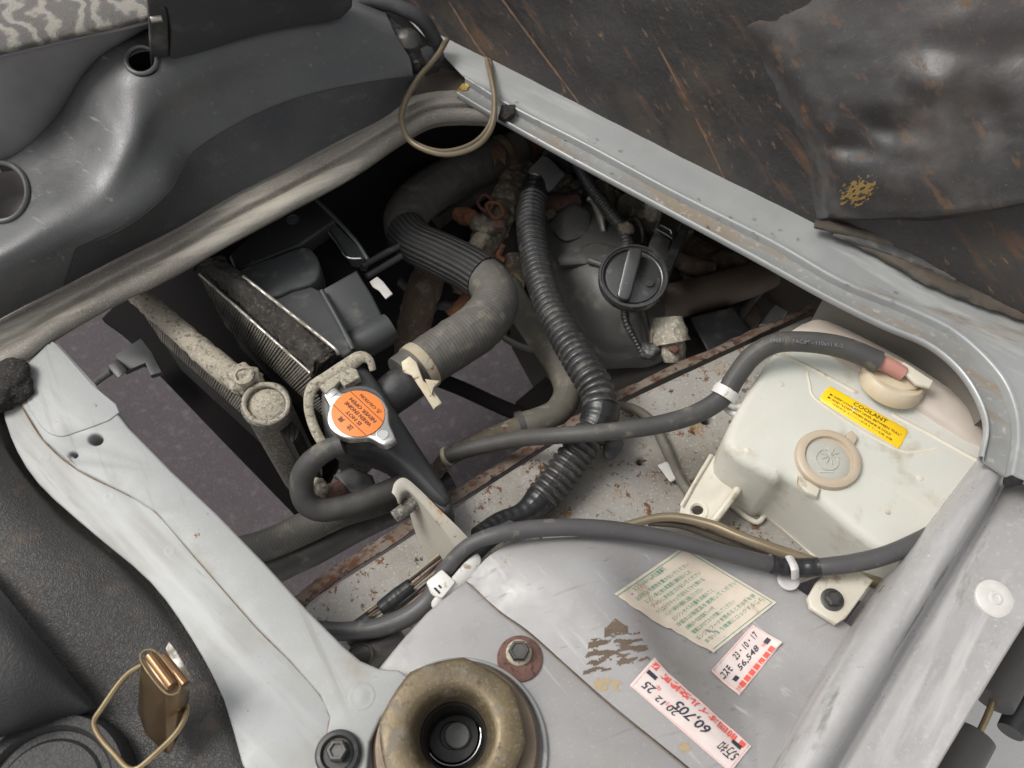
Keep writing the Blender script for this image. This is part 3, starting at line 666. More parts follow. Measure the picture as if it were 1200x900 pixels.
# ================================================================== cabin pieces
cover = thing('engine_cover', 'scuffed black plastic engine cover with recesses beside the patterned seat', 'cover', (240, 180, 0))
cov = [
 [(-70, 412, 4), (20, 363, 4), (75, 335, 5), (150, 296, 5), (210, 266, 5), (270, 231, 5), (335, 198, 5), (400, 164, 5), (450, 138, 5), (486, 110, 6)],
 [(-70, 372, 40), (20, 326, 42), (90, 290, 44), (150, 262, 46), (196, 224, 50), (226, 176, 54), (285, 138, 54), (345, 113, 50), (415, 97, 44), (484, 88, 30)],
 [(-70, 350, 56), (15, 306, 60), (80, 270, 62), (130, 238, 64), (165, 196, 72), (193, 150, 80), (250, 112, 80), (325, 82, 74), (410, 65, 62), (480, 68, 44)],
 [(-70, 320, 66), (10, 286, 68), (60, 250, 70), (110, 216, 72), (148, 172, 88), (178, 118, 104), (225, 88, 104), (310, 55, 96), (400, 40, 80), (470, 52, 56)],
 [(-70, 285, 62), (0, 255, 64), (45, 220, 66), (90, 178, 72), (125, 130, 98), (155, 94, 116), (205, 68, 118), (300, 36, 108), (395, 22, 90), (462, 38, 66)],
 [(-70, 240, 58), (-10, 210, 60), (35, 183, 62), (75, 142, 74), (106, 92, 106), (140, 58, 122), (195, 38, 124), (290, 12, 114), (390, 4, 96), (455, 22, 72)],
 [(-70, 225, 50), (-12, 195, 50), (25, 172, 52), (66, 134, 66), (96, 88, 98), (128, 52, 114), (185, 26, 116), (285, 0, 108), (385, -8, 90), (450, 12, 66)]]
tmp = loft('tmp_shell', cov, 'cover_plastic', cover, n=6, m=6); on_cover = make_surf(tmp); bpy.data.objects.remove(tmp)
loft('cover_shell', cov, 'cover_plastic', cover, n=26, m=20, thick=2.5, holes=[(166, 71, 17, 15), (2, 226, 30, 33)])
# lower skirt moulding: slightly proud panel under the seam line
cs = [[PP(c) for c in r] for r in cov[:2]]
def skirt_pt(i, f): return cs[0][i].lerp(cs[1][i], f) + Vector((.0008, -.0016, .0006))
loft('cover_skirt', [[skirt_pt(i, f) for i in range(2, 10)] for f in (.03, .35, .7, .93, .97)], 'skirt_plastic', cover, n=4, m=8, thick=1.4)
rim = [on_cover(166 + 18 * math.cos(a), 71 + 16 * math.sin(a), .6) for a in [2 * math.pi * k / 14 for k in range(14)]]
tube('slot_rim', rim, 2.2, 'cover_plastic', cover, seg=10, closed=True)
lathe('slot_well', on_cover(166, 71, -4), [(16, 0), (15, -10), (14, -40), (0, -41)], 'dark_void', cover, seg=32, px=False)
rim = [on_cover(2 + 31 * math.cos(a), 226 + 34 * math.sin(a), .8) for a in [2 * math.pi * k / 16 for k in range(16)]]
tube('cup_rim', rim, 2.6, 'cover_plastic', cover, seg=10, closed=True)
lathe('cup_well', on_cover(2, 226, -3), [(29, 0), (28, -8), (26, -24), (20, -30), (0, -32)], 'cup_plastic', cover, seg=36, px=False)

seat = thing('seat', 'seat with grey patterned woven fabric above grey plastic base', 'seat', (60, 60, 90))
loft('seat_cushion', [[(-80, 88, 138), (0, 66, 140), (90, 45, 142), (150, 32, 144), (200, 18, 146)], [(-80, 76, 150), (0, 56, 152), (90, 36, 154), (150, 22, 155), (200, 10, 156)],
                      [(-80, 30, 158), (0, 15, 160), (90, -5, 162), (150, -18, 162), (200, -30, 162)], [(-80, -60, 160), (0, -75, 160), (90, -90, 160), (150, -100, 160), (200, -110, 160)]], 'seat_fabric', seat, n=8, m=6, thick=3)
loft('seat_side', [[(-80, 240, 48), (-10, 200, 48), (35, 172, 52), (75, 135, 62), (105, 90, 86), (140, 55, 108), (190, 25, 118)],
                   [(-80, 150, 95), (-10, 130, 96), (40, 108, 100), (85, 85, 108), (120, 62, 118), (150, 45, 126), (195, 20, 132)],
                   [(-80, 86, 139), (-10, 68, 141), (40, 56, 142), (85, 46, 143), (120, 38, 144), (150, 32, 145), (200, 18, 147)]], 'seat_base', seat, n=8, m=6, thick=3)
tube('seat_piping', [(-80, 87, 140), (0, 66, 142), (90, 45, 144), (150, 32, 146), (200, 18, 148)], 2.2, 'seat_base', seat, seg=8)

pl = Plane((200, 82, 106), (400, 24, 92), (205, 6, 178))
tp = thing('trim_panel', 'dark grey upright plastic trim panel rising out of the black cover', 'trim panel', (300, 50, 95))
plate('panel_face', [(200, 82), (233, 64), (277, 49), (333, 34), (400, 24), (414, 10), (420, -70), (180, -70), (182, 0), (197, 13), (202, 40)], pl, 22, 'trim_plastic', tp, bevel=4, curve=0)
pl2 = Plane((178, 86, 103), (200, 80, 105), (178, 20, 170))
plate('panel_flank', [(178, 87), (199, 81), (197, 20), (192, 4), (178, -20), (172, -10), (175, 25)], pl2, 8, 'black_plastic', tp, bevel=2)
tube('flank_pin', [(177, 23, 168), (190, 21, 168)], 4, 'edge_metal', tp, seg=10)

clutter = thing('hinge_assembly', 'dark grey round-headed seat hinge knob between cover and rusty pan', 'hinge', (470, 60, 30))
lathe('hinge_knob', (478, 46, 52), [(15, -20), (16, -4), (14, 2), (8, 5), (0, 6)], 'steel_dark', clutter, axis=(.2, -.3, 1), seg=32)
tube('hinge_arm', [(438, 20, 60), (460, 38, 50), (480, 62, 38), (492, 80, 20)], [10, 12, 12, 9], 'black_plastic', clutter, seg=14, rough=.3)
tube('hinge_bar', [(395, 8, 75), (440, 2, 75), (490, 20, 60), (515, 55, 25)], [7, 8, 9, 8], 'trim_plastic', clutter, seg=14)
plate('hinge_plate', [(486, 60), (500, 52), (520, 60), (514, 74), (498, 80)], 22, 10, 'black_plastic', clutter, bevel=2)
lathe('hinge_bolt', (488, 72, 34), [(6, -8), (6, 2), (3, 4), (0, 4)], 'steel_dark', clutter, seg=6, smooth=20)

loop = [(521, 50, 34), (512, 66, 30), (490, 92, 26), (475, 120, 24), (471, 144, 22), (484, 168, 20), (520, 181, 18), (555, 173, 18), (575, 152, 20), (580, 120, 24), (575, 88, 22), (571, 72, 14), (568, 60, 4)]
lp = thing('cable_loop', 'tan bent wire loop hanging over the weathered front rail', 'cable', (525, 130, 10))
tube('cable_strand', loop, 3.4, 'cable_tan', lp, seg=10)
tube('cable_strand', [(x + 3.5 * math.cos(i * .5), y - 4, z - 3) for i, (x, y, z) in enumerate(loop)], 2.8, 'cable_tan', lp, seg=10)
gb = thing('gold_bolt', 'small gold plated bolt on brown rail end plate', 'bolt', (545, 107, 0))
lathe('bolt_flange', (545, 108, 1), [(10, -1), (10, 1), (7, 2), (0, 2)], 'gold_bolt', gb, seg=24)
lathe('bolt_head', (545, 107, 2), [(6.5, 0), (6.5, 6), (5, 7), (0, 7)], 'gold_bolt', gb, seg=6, smooth=20)

# raised seat pan, rusty underside
pan = thing('seat_pan', 'raised seat underside of rust-streaked black sheet metal', 'seat pan', (850, 215, 20))
e0, e1 = P(450, -8, 26), P(1200, 366, 26)
ed = (e1 - e0).normalized(); back = Vector((-ed.y, ed.x, 0)); back = back if back.y > 0 else -back
upd = (Vector((0, 0, 1)) * math.cos(R(22)) + back * math.sin(R(22)))
PN = Plane(e0, e1, e0 + upd)
def pr(row): return [PN.at(x, y, o) for x, y, o in row]
sdir = (PN.at(692, 138) - PN.at(600, 10)).normalized().to_track_quat('X', 'Z').to_euler()
M('pan_black', (0.017, 0.016, 0.016), 0.42, 0.0, var=(5, (0.032, .028, .026), .9),
  layers=[((0.046, .041, .038), 7, .55, .84, .5), ((0.046, .034, .022), 16, .56, .84, .8, (3, sdir)), ((0.095, .048, .024), 60, .64, .90, .9, (5, sdir)), ((0.17, .095, .05), 190, .68, .88, .9, (3, sdir)), ((0.06, .052, .046), 500, .66, .88, .8)], bump=[('noise', 140, .5), ('noise', 20, .8)])
M('pan_grey', (0.045, 0.040, 0.038), 0.40, 0.0, var=(9, (0.024, .023, .023), .9),
  layers=[((0.085, .075, .068), 14, .56, .88, .45), ((0.11, .06, .03), 80, .64, .84, .9, (2, sdir)), ((0.08, .07, .062), 420, .66, .88, .7)], bump=[('noise', 26, .7), ('noise', 180, .2)])
xs = [440, 520, 600, 700, 800, 900, 1000, 1110, 1250]
edge = {440: -18, 520: 50, 600: 96, 700: 147, 800: 193, 900: 240, 1000: 284, 1110: 330, 1250: 385}
bulge = [[0] * 9, [3, 2, -3, 0, 3, 1, 0, 0, 0], [4, 8, -2, -3, 5, 8, 2, 0, 0], [2, 9, 5, -2, 2, 10, 6, 2, 0], [0, 2, 6, 3, 0, 6, 8, 4, 0]]
rows = []
for k, f in enumerate((0, .22, .5, .78, 1.0)):
    rows.append(pr([(x, edge[x] * (1 - f) + (-130) * f, bulge[k][i]) for i, x in enumerate(xs)]))
rows = [[v - PN.n * .012 + Vector((0, 0, -.002)) for v in rows[0]], rows[0]] + rows[1:]
loft('pan_sheet', rows, 'pan_black', pan, n=10, m=8, thick=1.5, rough=(1.6, 16))
for ln in ([(515, -20, 1.5), (545, 32, 1.5), (582, 84, 0)], [(575, -20, 2), (620, 42, 1), (692, 138, -1)], [(772, 55, 3), (812, 130, 2), (851, 212, 0)]):
    tube('pan_rib', pr(ln), 1.5, 'rib_rust', pan, seg=8, squash=.6, rough=.5)
# moulded box of the pan: grows out of the sheet, drops off sharply at its lower edge
ys = [-70, -20, 25, 60, 95, 125, 150, 172, 192, 215, 238, 250, 256, 258]
def left_x(y):
    pts = [(-70, 770), (25, 835), (60, 868), (95, 890), (125, 908), (150, 925), (172, 938), (192, 945), (215, 949), (238, 952), (258, 955)]
    for (y0, x0), (y1, x1) in zip(pts, pts[1:]):
        if y <= y1: return x0 + (x1 - x0) * (y - y0) / (y1 - y0)
    return 955
rows = []
for y in ys:
    row = []; lx = left_x(y); st = min(1, max(0, (y + 40) / 210)); st = st * st * (3 - 2 * st)
    for d, h in ((-4, -3), (6, 3), (18, 12), (36, 20), (66, 24), (100, 26), (135, 28), (175, 30), (215, 28), (255, 24), (300, 18), (350, 8)):
        x = lx + d * (1250 - lx) / 305
        o = h * (.25 + .75 * st) if d > 6 else h * st - 1
        o -= 11 * math.exp(-((x - 1015) / 55) ** 2 - ((y - 160 + (x - 1015) * .28) / 16) ** 2)
        o += 9 * math.exp(-((x - 1120) / 40) ** 2 - ((y - 92) / 22) ** 2)
        o -= 10 * math.exp(-((x - 1150) / 16) ** 2 - ((y - 130) / 60) ** 2)
        o += 8 * math.exp(-((x - 1148) / 30) ** 2 - ((y - 30) / 16) ** 2)
        o -= 12 * math.exp(-((x - 1185) / 26) ** 2 - ((y - 48) / 12) ** 2)
        o += 5 * math.exp(-((x - 1045) / 70) ** 2 - ((y - 215) / 26) ** 2)
        if y >= 256: o = -3 if y > 257 else o * .8
        row.append((x, y - max(0, x - 1100) * .16 * max(0, (y - 150) / 108), o))
    rows.append(pr(row))
pan_box = loft('pan_box', rows, 'pan_grey', pan, n=6, m=6, thick=1.2, rough=(1.2, 34))
# lower frame strips beneath the bulge
for k, (dy, h, mm) in enumerate(((2, 8, 'seal_brown'), (18, 4, 'rubber'), (34, 0, 'seal_brown'))):
    st = [(955 + k * 22, 262 + dy * .3 + k * 4), (1010 + k * 14, 272 + dy * .75), (1090, 292 + dy * 1.0), (1160, 318 + dy), (1260, 350 + dy)]
    tube('pan_frame_strip', [P(x, y, 26 - 3 * k) for x, y in st], [5, 7, 8, 9, 10], mm, pan, seg=12, squash=.6, rough=.2)

# lower-left vinyl seat cushion with latch
cush = thing('vinyl_cushion', 'black grained vinyl cushion beside the white panel', 'cushion', (60, 700, -30))
loft('cushion_cover', [
 [(-90, 440, 14), (-50, 448, 8), (-18, 460, -4), (0, 472, -15), (14, 470, -24)],
 [(-90, 520, 30), (-40, 512, 20), (0, 522, 2), (18, 538, -15), (34, 530, -26)],
 [(-90, 620, 30), (-10, 600, 25), (55, 602, 6), (80, 608, -15), (98, 600, -26)],
 [(-90, 700, 24), (50, 680, 20), (138, 676, 2), (168, 681, -15), (190, 676, -26)],
 [(-90, 790, 6), (70, 780, 4), (192, 762, -6), (234, 768, -16), (256, 764, -28)],
 [(-90, 880, -20), (80, 860, -20), (225, 838, -14), (264, 834, -17), (286, 830, -28)],
 [(-90, 980, -30), (80, 970, -30), (250, 945, -18), (298, 935, -18), (322, 930, -30)]], 'leather', cush, n=10, m=10, thick=3, rough=(.8, 30))
loft('cushion_flap', [
 [(-90, 640, 32), (-40, 645, 34), (0, 690, 34), (44, 745, 26), (108, 822, 2), (112, 826, -4)],
 [(-90, 700, 40), (-40, 710, 42), (0, 740, 40), (44, 780, 30), (100, 828, 6), (108, 832, -6)],
 [(-90, 790, 40), (-40, 790, 38), (0, 805, 34), (40, 818, 24), (88, 835, 2), (98, 838, -10)],
 [(-90, 870, 22), (-40, 866, 18), (0, 858, 14), (30, 850, 10), (70, 842, -4), (80, 844, -14)],
 [(-90, 876, 0), (-40, 872, 0), (0, 864, -4), (30, 856, -8), (70, 846, -14), (80, 848, -20)]], 'leather_dark', cush, n=6, m=6, thick=3)
lathe('round_bezel', (52, 935, -4), [(98, -18), (97, -3), (92, 1), (80, 1.5), (76, -1), (74, -4), (66, -4), (62, -2), (0, -2)], 'leather_dark', cush, seg=72)
lt = thing('seat_latch', 'bronze plated seat latch with gold wire bail on black vinyl', 'latch', (190, 850, -10))
hull('latch_case', [(164, 771, 46), (182, 763, 46), (211, 803, 46), (194, 812, 46), (160, 832, 8), (170, 862, 4), (196, 886, 2), (205, 880, 2), (219, 826, 14), (224, 810, 30)], 'bronze_dark', lt, bevel=1.6)
for (q, z) in (([(172, 769), (179, 767), (206, 801), (198, 806)], 49), ([(187, 771), (194, 768), (221, 800), (213, 804)], 45)):
    a_ = [P(x, y, z) for x, y in q]
    tube('latch_roller', [a_[0].lerp(a_[1], .5), a_[2].lerp(a_[3], .5)], 3.4, 'bronze', lt, seg=16)
tube('latch_frame', [(164, 771, 48), (182, 763, 48), (211, 803, 48), (194, 812, 48)], 1.3, 'wire_gold', lt, seg=8, closed=True)
plate('latch_shim', [(194, 760), (198, 752), (206, 762), (222, 790), (226, 800), (214, 798)], 20, 1, 'edge_metal', lt, bevel=.3)
tube('wire_bail', [(166, 780, 26), (152, 788, 26), (138, 803, 26), (120, 829, 24), (110, 846, 22), (117, 864, 22), (136, 886, 24), (148, 899, 26), (160, 901, 26), (178, 887, 28), (205, 861, 28), (216, 843, 26), (219, 830, 22), (213, 820, 18)], 3.3, 'wire_gold', lt, seg=12)
# ================================================================== radiator, condenser, shroud
rad = thing('radiator', 'dusty radiator core topped with a crumbling black foam strip', 'radiator', (310, 390, -330))
fo = [(234, 314), (262, 303), (330, 358), (394, 413), (367, 440), (300, 382)]
plate('core', fo, -66, 260, 'core_fins', rad, bevel=1)
loft('foam_strip', [[(230, 318, -66), (234, 314, -56), (299, 373, -56), (364, 434, -56), (367, 442, -64)], [(236, 311, -44), (245, 308, -41), (307, 362, -40), (368, 420, -40), (374, 430, -46)],
                    [(250, 306, -44), (254, 306, -41), (318, 355, -40), (380, 412, -40), (386, 420, -46)], [(262, 303, -52), (264, 305, -47), (328, 356, -46), (390, 409, -46), (394, 414, -52)]], 'foam_dirty', rad, n=10, m=26, thick=4, rough=(2.2, 150))
def fin_rows(a, b, depth, rows, parent, pitch=.0034, dz=.0058, top=-.066):
    a, b = PP(a), PP(b); a.z = b.z = top; d = (b - a); Ln = d.length; d.normalize(); nn = Vector((d.y, -d.x, 0))
    if nn.dot(CAM - a) < 0: nn = -nn
    V, F = [], []
    for r in range(rows):
        n_ = int(Ln / pitch)
        for k in range(n_):
            o = a + d * (k + .5 + .15 * math.sin(k * 7.3 + r)) * pitch + nn * .0012 + Vector((0, 0, -dz * r)); q = len(V)
            for sx in (-1, 1):
                for sz in (-1, 1):
                    V.append(o + d * sx * .00085 + Vector((0, 0, sz * .0013))); V.append(o + d * sx * .00085 + Vector((0, 0, sz * .0013)) - nn * .002)
            F += [(q, q + 4, q + 6, q + 2), (q, q + 1, q + 5, q + 4), (q + 2, q + 6, q + 7, q + 3), (q, q + 2, q + 3, q + 1), (q + 4, q + 5, q + 7, q + 6)]
    return mesh('cooling_fins', V, F, 'fin_dust', parent, smooth=None)
fin_rows((235, 324, -66), (366, 442, -66), .1, 16, rad)
tube('edge_strip', [(234, 321, -56), (300, 380, -56), (367, 440, -56)], 2.0, 'edge_metal', rad, seg=8)
tube('edge_strip', [(285, 324, -43), (340, 367, -42), (392, 408, -42), (395, 415, -50)], 2.4, 'edge_metal', rad, seg=8)
# side tank with filler neck
pt = Plane((400, 440, -42), (520, 580, -72), (450, 430, -46))
plate('side_tank', [(377, 452), (388, 436), (408, 426), (430, 430), (447, 452), (468, 485), (497, 530), (528, 578), (527, 592), (516, 594), (484, 560), (455, 535), (425, 524), (392, 516), (378, 490)], pt, 60, 'black_plastic', rad, bevel=7, curve=3)
plate('tank_spout', [(505, 556), (527, 578), (529, 598), (522, 604), (512, 596), (500, 575)], -76, 40, 'black_plastic', rad, bevel=4, curve=2)
tube('tank_bracket', [(385, 530, -60), (370, 505, -52), (362, 478, -46), (366, 455, -42), (385, 442, -40), (405, 430, -39), (422, 419, -39), (433, 422, -40), (437, 434, -46)], [6, 6, 6, 7, 8, 9, 8, 5, 4], 'dusty_metal', rad, seg=14, squash=.6)
plate('bracket_pad', [(374, 452), (398, 434), (406, 428), (418, 432), (422, 442), (404, 452), (398, 446), (384, 462)], -37, 8, 'dusty_metal', rad, bevel=2)
lathe('filler_neck', (421, 489, -36), [(30, -20), (30, 6), (33, 8), (33, 12), (0, 12)], 'steel_dark', rad, seg=40)
tube('hose_outlet', [(452, 468, -78), (470, 454, -76), (492, 440, -75)], [23, 24, 22], 'black_plastic', rad, seg=28)

# filler cap
cap = thing('pressure_cap', 'alloy radiator cap with orange warning disc', 'cap', (421, 489, -26))
plate('cap_plate', [(379.5, 462), (390, 452.5), (395, 454.5), (401, 459), (415, 456), (430, 456.5), (445, 464), (453, 474), (456, 484), (457, 496), (463.5, 511), (462, 516), (454, 521), (447, 521), (434, 514), (426, 513), (410, 514), (398, 511), (387, 503), (382.5, 492), (383.5, 482), (385, 475), (380, 465)], -16, 8, 'bare_alloy', cap, bevel=2.2, curve=3)
disc = plate('cap_disc', ell(419.5, 484.5, 31.5, 27.2, 40), -14.6, 1.6, 'cap_orange', cap, bevel=.4)
fl = flat(-14.4)
S = Sheet((464.5, 489), (418.5, 446), (374.5, 479), (420.5, 522), lambda x, y, o=0: fl.at(x, y, o))
S.write([('⚠ CAUTION', .25, .12, .50, .10, 0, .02), ('NEVER OPEN', .17, .34, .64, .085, 0, .02), ('WHEN ENGINE', .17, .47, .64, .085, 0, .02), ('IS HOT', .30, .60, .36, .085, 0, .02), ('注', .32, .79, .11, .12, 0, .02), ('意', .54, .79, .11, .12, 0, .02)], 'cap_ink', cap, off=.15)
for v in (.27, .735):
    a_ = [S.at(u, v, .1) for u in (.08, .92)]
    tube('printed_line', a_, .28, 'cap_ink', disc, seg=6)
lathe('ear_stamp', (448, 509, -15.8), [(7.5, -.2), (7.5, .5), (6.3, .6), (6, .1), (0, .1)], 'bare_alloy', cap, seg=24)
plate('ear_stamp', [(384, 462), (392, 456), (396, 460), (388, 466)], -15.4, .8, 'bare_alloy', cap, bevel=.3)

oh = thing('overflow_hose', 'thick grey rubber overflow hose looping under the radiator cap', 'hose', (370, 570, -100))
tube('hose', [(402, 520, -44), (386, 526, -46), (366, 540, -56), (354, 560, -70), (356, 584, -84), (372, 597, -94), (400, 595, -98), (430, 585, -100), (460, 573, -102), (490, 562, -104)], [11, 12.5, 13.5, 14, 14, 14, 14, 13.5, 13, 12], 'rubber', oh, seg=22, rough=.04)
tube('hose_end', [(402, 520, -44), (394, 523, -45)], 13.2, 'rubber', oh, seg=22)
wr = thing('wrapped_joint', 'rust red hose joint beneath the radiator cap', 'joint', (405, 578, -130))
tube('joint_sleeve', [(370, 592, -112), (395, 578, -114), (420, 566, -116)], [15, 16, 15], 'rust_wash', wr, seg=20, rough=.25)
blob('joint_clamp', (372, 578, -108), (11, 14, 14), 'dusty_metal', wr, amp=.4, fr=90)
plate('joint_latch', [(390, 556), (410, 546), (436, 556), (440, 568), (412, 580)], -100, 16, 'black_plastic', wr, bevel=3)

lower = thing('lower_hose', 'thicker of two dark hoses crossing under the hook bracket', 'hose', (400, 610, -190))
tube('hose', [(262, 652, -190), (310, 640, -180), (355, 620, -170), (400, 600, -160), (450, 585, -150), (500, 560, -150)], [19, 19, 19, 18, 17, 16], 'hose_rubber', lower, seg=22)
lower2 = thing('lower_hose', 'thinner dark hose lying beneath the lower radiator hose', 'hose', (400, 640, -220))
tube('hose', [(280, 690, -200), (325, 666, -195), (370, 645, -190), (420, 618, -185), (480, 590, -180), (530, 565, -180)], [17, 17, 16.5, 16, 15, 14], 'rubber', lower2, seg=22)

con = thing('condenser', 'narrow condenser with a tan dust-caked header', 'condenser', (240, 420, -330))
co_ = [(160, 352), (176, 344), (300, 450), (292, 470), (275, 462), (215, 404)]
plate('core', [(162, 356), (178, 347), (300, 450), (352, 505), (344, 520), (284, 466)], -76, 130, 'core_fins', con, bevel=1)
fin_rows((163, 358, -80), (286, 468, -80), .1, 12, con, top=-.08)
tube('header', [(132, 318, -66), (160, 344, -64), (190, 370, -62), (230, 405, -60), (265, 435, -60), (290, 452, -60)], [12, 12, 13, 14, 15, 15], 'dusty_metal', con, seg=20, rough=.15, squash=.8)
blob('header_block', (286, 444, -56), (17, 14, 12), 'dusty_metal', con, amp=.35, fr=80)
lathe('block_boss', (286, 441, -46), [(12, -4), (12, 2), (9, 3), (8, 0), (0, 0)], 'dusty_metal', con, seg=24)
dry = lathe('receiver_drier', (312, 474, -58), [(0, -170), (24, -170), (27, -160), (27, -6), (29, -4), (29, 2), (27, 4), (22, 4), (21, 1), (0, 1)], 'dusty_dark', con, seg=40)
lathe('drier_lid', (312, 474, -56.5), [(21, 0), (20, .6), (0, 1)], 'dusty_metal', dry, seg=32)
tube('drier_lip', [P(312 + 26 * math.cos(a), 473 + 22.5 * math.sin(a), -53) for a in [2 * math.pi * k / 16 for k in range(16)]], 2.4, 'dusty_metal', dry, seg=8, closed=True, rough=.2)
sens = thing('wire_plug', 'small black wire plug above the gap beside the white panel', 'plug', (135, 432, -150))
hull('plug_body', [(125, 428, -140), (138, 420, -140), (150, 434, -140), (138, 444, -140), (125, 428, -165), (138, 420, -165), (150, 434, -165), (138, 444, -165)], 'black_plastic', sens, bevel=2)
tube('plug_lead', [(130, 436, -150), (118, 444, -152), (100, 458, -155)], 4, 'rubber', sens, seg=10)
plate('plug_bracket', [(134, 416), (165, 396), (178, 412), (190, 436), (176, 440), (170, 425), (146, 436)], -165, 6, 'black_plastic', sens, bevel=1)
plate('dark_underlay', [(119, 373), (140, 352), (200, 310), (262, 300), (330, 370), (400, 440), (395, 545), (372, 585), (345, 602), (265, 520), (187, 439), (176, 428), (150, 420), (158, 404), (140, 388)], -215, 10, 'dark_void', sens, bevel=1)  # dark sheet added to black out the gap between the cores

sh = thing('fan_shroud', 'charcoal plastic fan shroud with a dark square opening', 'shroud', (370, 350, -250))
plate('shroud_panel', [(280, 316), (320, 301), (353, 289), (366, 293), (374, 306), (374, 322), (364, 333), (340, 340), (318, 349), (300, 334)], -66, 40, 'shroud_plastic', sh, bevel=3, curve=2)
plate('shroud_panel', [(314, 350), (340, 341), (364, 335), (377, 341), (414, 411), (402, 418), (392, 414), (352, 382)], -70, 40, 'shroud_plastic', sh, bevel=2.5)
plate('shroud_panel', [(377, 339), (418, 316), (436, 345), (454, 380), (424, 398), (414, 410), (392, 368)], Plane((377, 339, -72), (418, 316, -72), (414, 410, -92)), 40, 'shroud_plastic', sh, bevel=3)
tube('shroud_rib', [(377, 341, -69), (396, 375, -69), (414, 410, -70)], 3.4, 'shroud_plastic', sh, seg=10)
tube('shroud_duct', [(410, 408, -98), (436, 396, -96), (458, 384, -96)], [19, 19, 18], 'shroud_plastic', sh, seg=28)
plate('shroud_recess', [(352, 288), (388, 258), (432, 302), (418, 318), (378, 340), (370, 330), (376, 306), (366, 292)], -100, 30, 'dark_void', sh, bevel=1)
tube('recess_edge', [(385, 272, -84), (396, 286, -82), (405, 300, -80), (412, 303, -80), (423, 303, -80)], 1.6, 'bare_alloy', sh, seg=8)
plate('recess_wall', [(387, 258), (393, 262), (428, 298), (426, 304), (410, 303), (396, 282), (388, 272)], -86, 20, 'shroud_plastic', sh, bevel=1)
tube('shroud_frame', [(371, 234, -64), (395, 258, -66), (418, 284, -68), (431, 304, -70)], 2.4, 'shroud_plastic', sh, seg=10)
plate('shroud_back', [(268, 300), (300, 268), (372, 232), (392, 258), (352, 287), (300, 308), (276, 316)], -76, 20, 'black_plastic', sh, bevel=3)
lathe('shroud_mark', (343, 257, -75.5), [(7.5, -.3), (7.5, .7), (6, .7), (5.6, 0), (2.5, 0), (2.5, .6), (0, .6)], 'shroud_plastic', sh, seg=24)
tube('shroud_stay', [(424, 312, -96), (445, 300, -98), (468, 288, -100)], 4, 'black_plastic', sh, seg=10)
tube('shroud_stay', [(430, 324, -96), (450, 312, -98), (470, 300, -100)], 4, 'black_plastic', sh, seg=10)
wt = plate('white_plate', [(433, 330), (442, 324), (449, 330), (460, 344), (452, 350), (444, 340), (437, 336)], -88, 1.5, 'plug_white', label='small white plate beside the fan shroud', cat='tag', bevel=.4)  # plain white plate by the shroud

# ================================================================== upper radiator hose
uh = thing('radiator_hose', 'thick grey upper radiator hose with a double bend', 'hose', (530, 330, -200))
tube('hose', [(606, 172, -165), (575, 188, -160), (540, 204, -150), (505, 224, -140), (480, 246, -128), (474, 265, -118), (488, 284, -108), (520, 300, -100), (552, 316, -92), (575, 334, -86), (580, 356, -82), (562, 382, -80), (530, 404, -78), (500, 424, -77), (472, 444, -76)],
     [23, 24, 25.5, 26, 25.5, 24, 23, 24, 25, 26, 28, 29.5, 29.5, 29, 28], 'hose_rubber', uh, seg=36, step=2, rough=.035)
tube('braided_sleeve', [(476, 272, -116), (490, 286, -108), (520, 300, -100), (552, 316, -92), (568, 326, -88)], [25.5, 25, 26, 27, 27.5], 'braid', uh, seg=64, step=1.5)
def ring(name, a, b, r0, w, mat, parent, **kw):
    a, b = PP(a), PP(b); d = (b - a).normalized(); return lathe(name, a, [(r0 - 2, -w / 2), (r0, -w / 2), (r0 + .5, 0), (r0, w / 2), (r0 - 2, w / 2)], mat, parent, axis=d, px=False, seg=40, **kw)
c1 = ring('hose_clamp', (492, 430, -76.5), (500, 424, -77), 25, 10, 'clamp', uh)
plate('clamp_ear', [(470, 424), (480, 417), (488, 424), (496, 446), (504, 452), (518, 472), (508, 480), (494, 458), (482, 440), (472, 436)], Plane((472, 430, -48), (510, 470, -56), (484, 424, -46)), 3, 'clamp', c1, bevel=.8)
plate('clamp_ear', [(498, 444), (516, 446), (508, 454), (506, 462)], -50, 3, 'clamp', c1, bevel=.6)
c2 = ring('hose_clamp', (577, 187, -160), (590, 180, -162), 21, 9, 'clamp_rusty', uh)
plate('clamp_ear', [(574, 172), (586, 168), (594, 178), (592, 190), (584, 184), (580, 194)], -134, 5, 'clamp_rusty', c2, bevel=1)
tube('hose_bead', [(584, 184, -161), (590, 181, -162)], 25, 'clamp_rusty', c2, seg=30)

# ================================================================== engine
eng = thing('engine', 'engine with black valve cover and dirty cast fittings', 'engine', (700, 330, -500))
loft('valve_cover', [
 [(628, 268, -230), (640, 236, -190), (672, 222, -182), (705, 226, -180), (735, 245, -190), (790, 270, -230)],
 [(620, 300, -230), (640, 268, -165), (676, 252, -150), (714, 256, -146), (750, 276, -152), (800, 300, -220)],
 [(620, 335, -240), (642, 305, -165), (684, 290, -140), (722, 296, -136), (762, 315, -146), (805, 335, -220)],
 [(628, 370, -250), (654, 345, -175), (694, 330, -142), (730, 338, -140), (768, 352, -154), (800, 368, -230)],
 [(650, 410, -260), (674, 385, -195), (704, 372, -160), (734, 376, -158), (764, 386, -176), (790, 398, -240)],
 [(675, 445, -300), (695, 425, -240), (716, 414, -205), (738, 414, -205), (758, 420, -225), (780, 425, -270)],
 [(690, 470, -400), (705, 460, -360), (722, 450, -330), (740, 448, -330), (756, 448, -340), (775, 450, -380)]], 'engine_black', eng, n=8, m=8, thick=3)
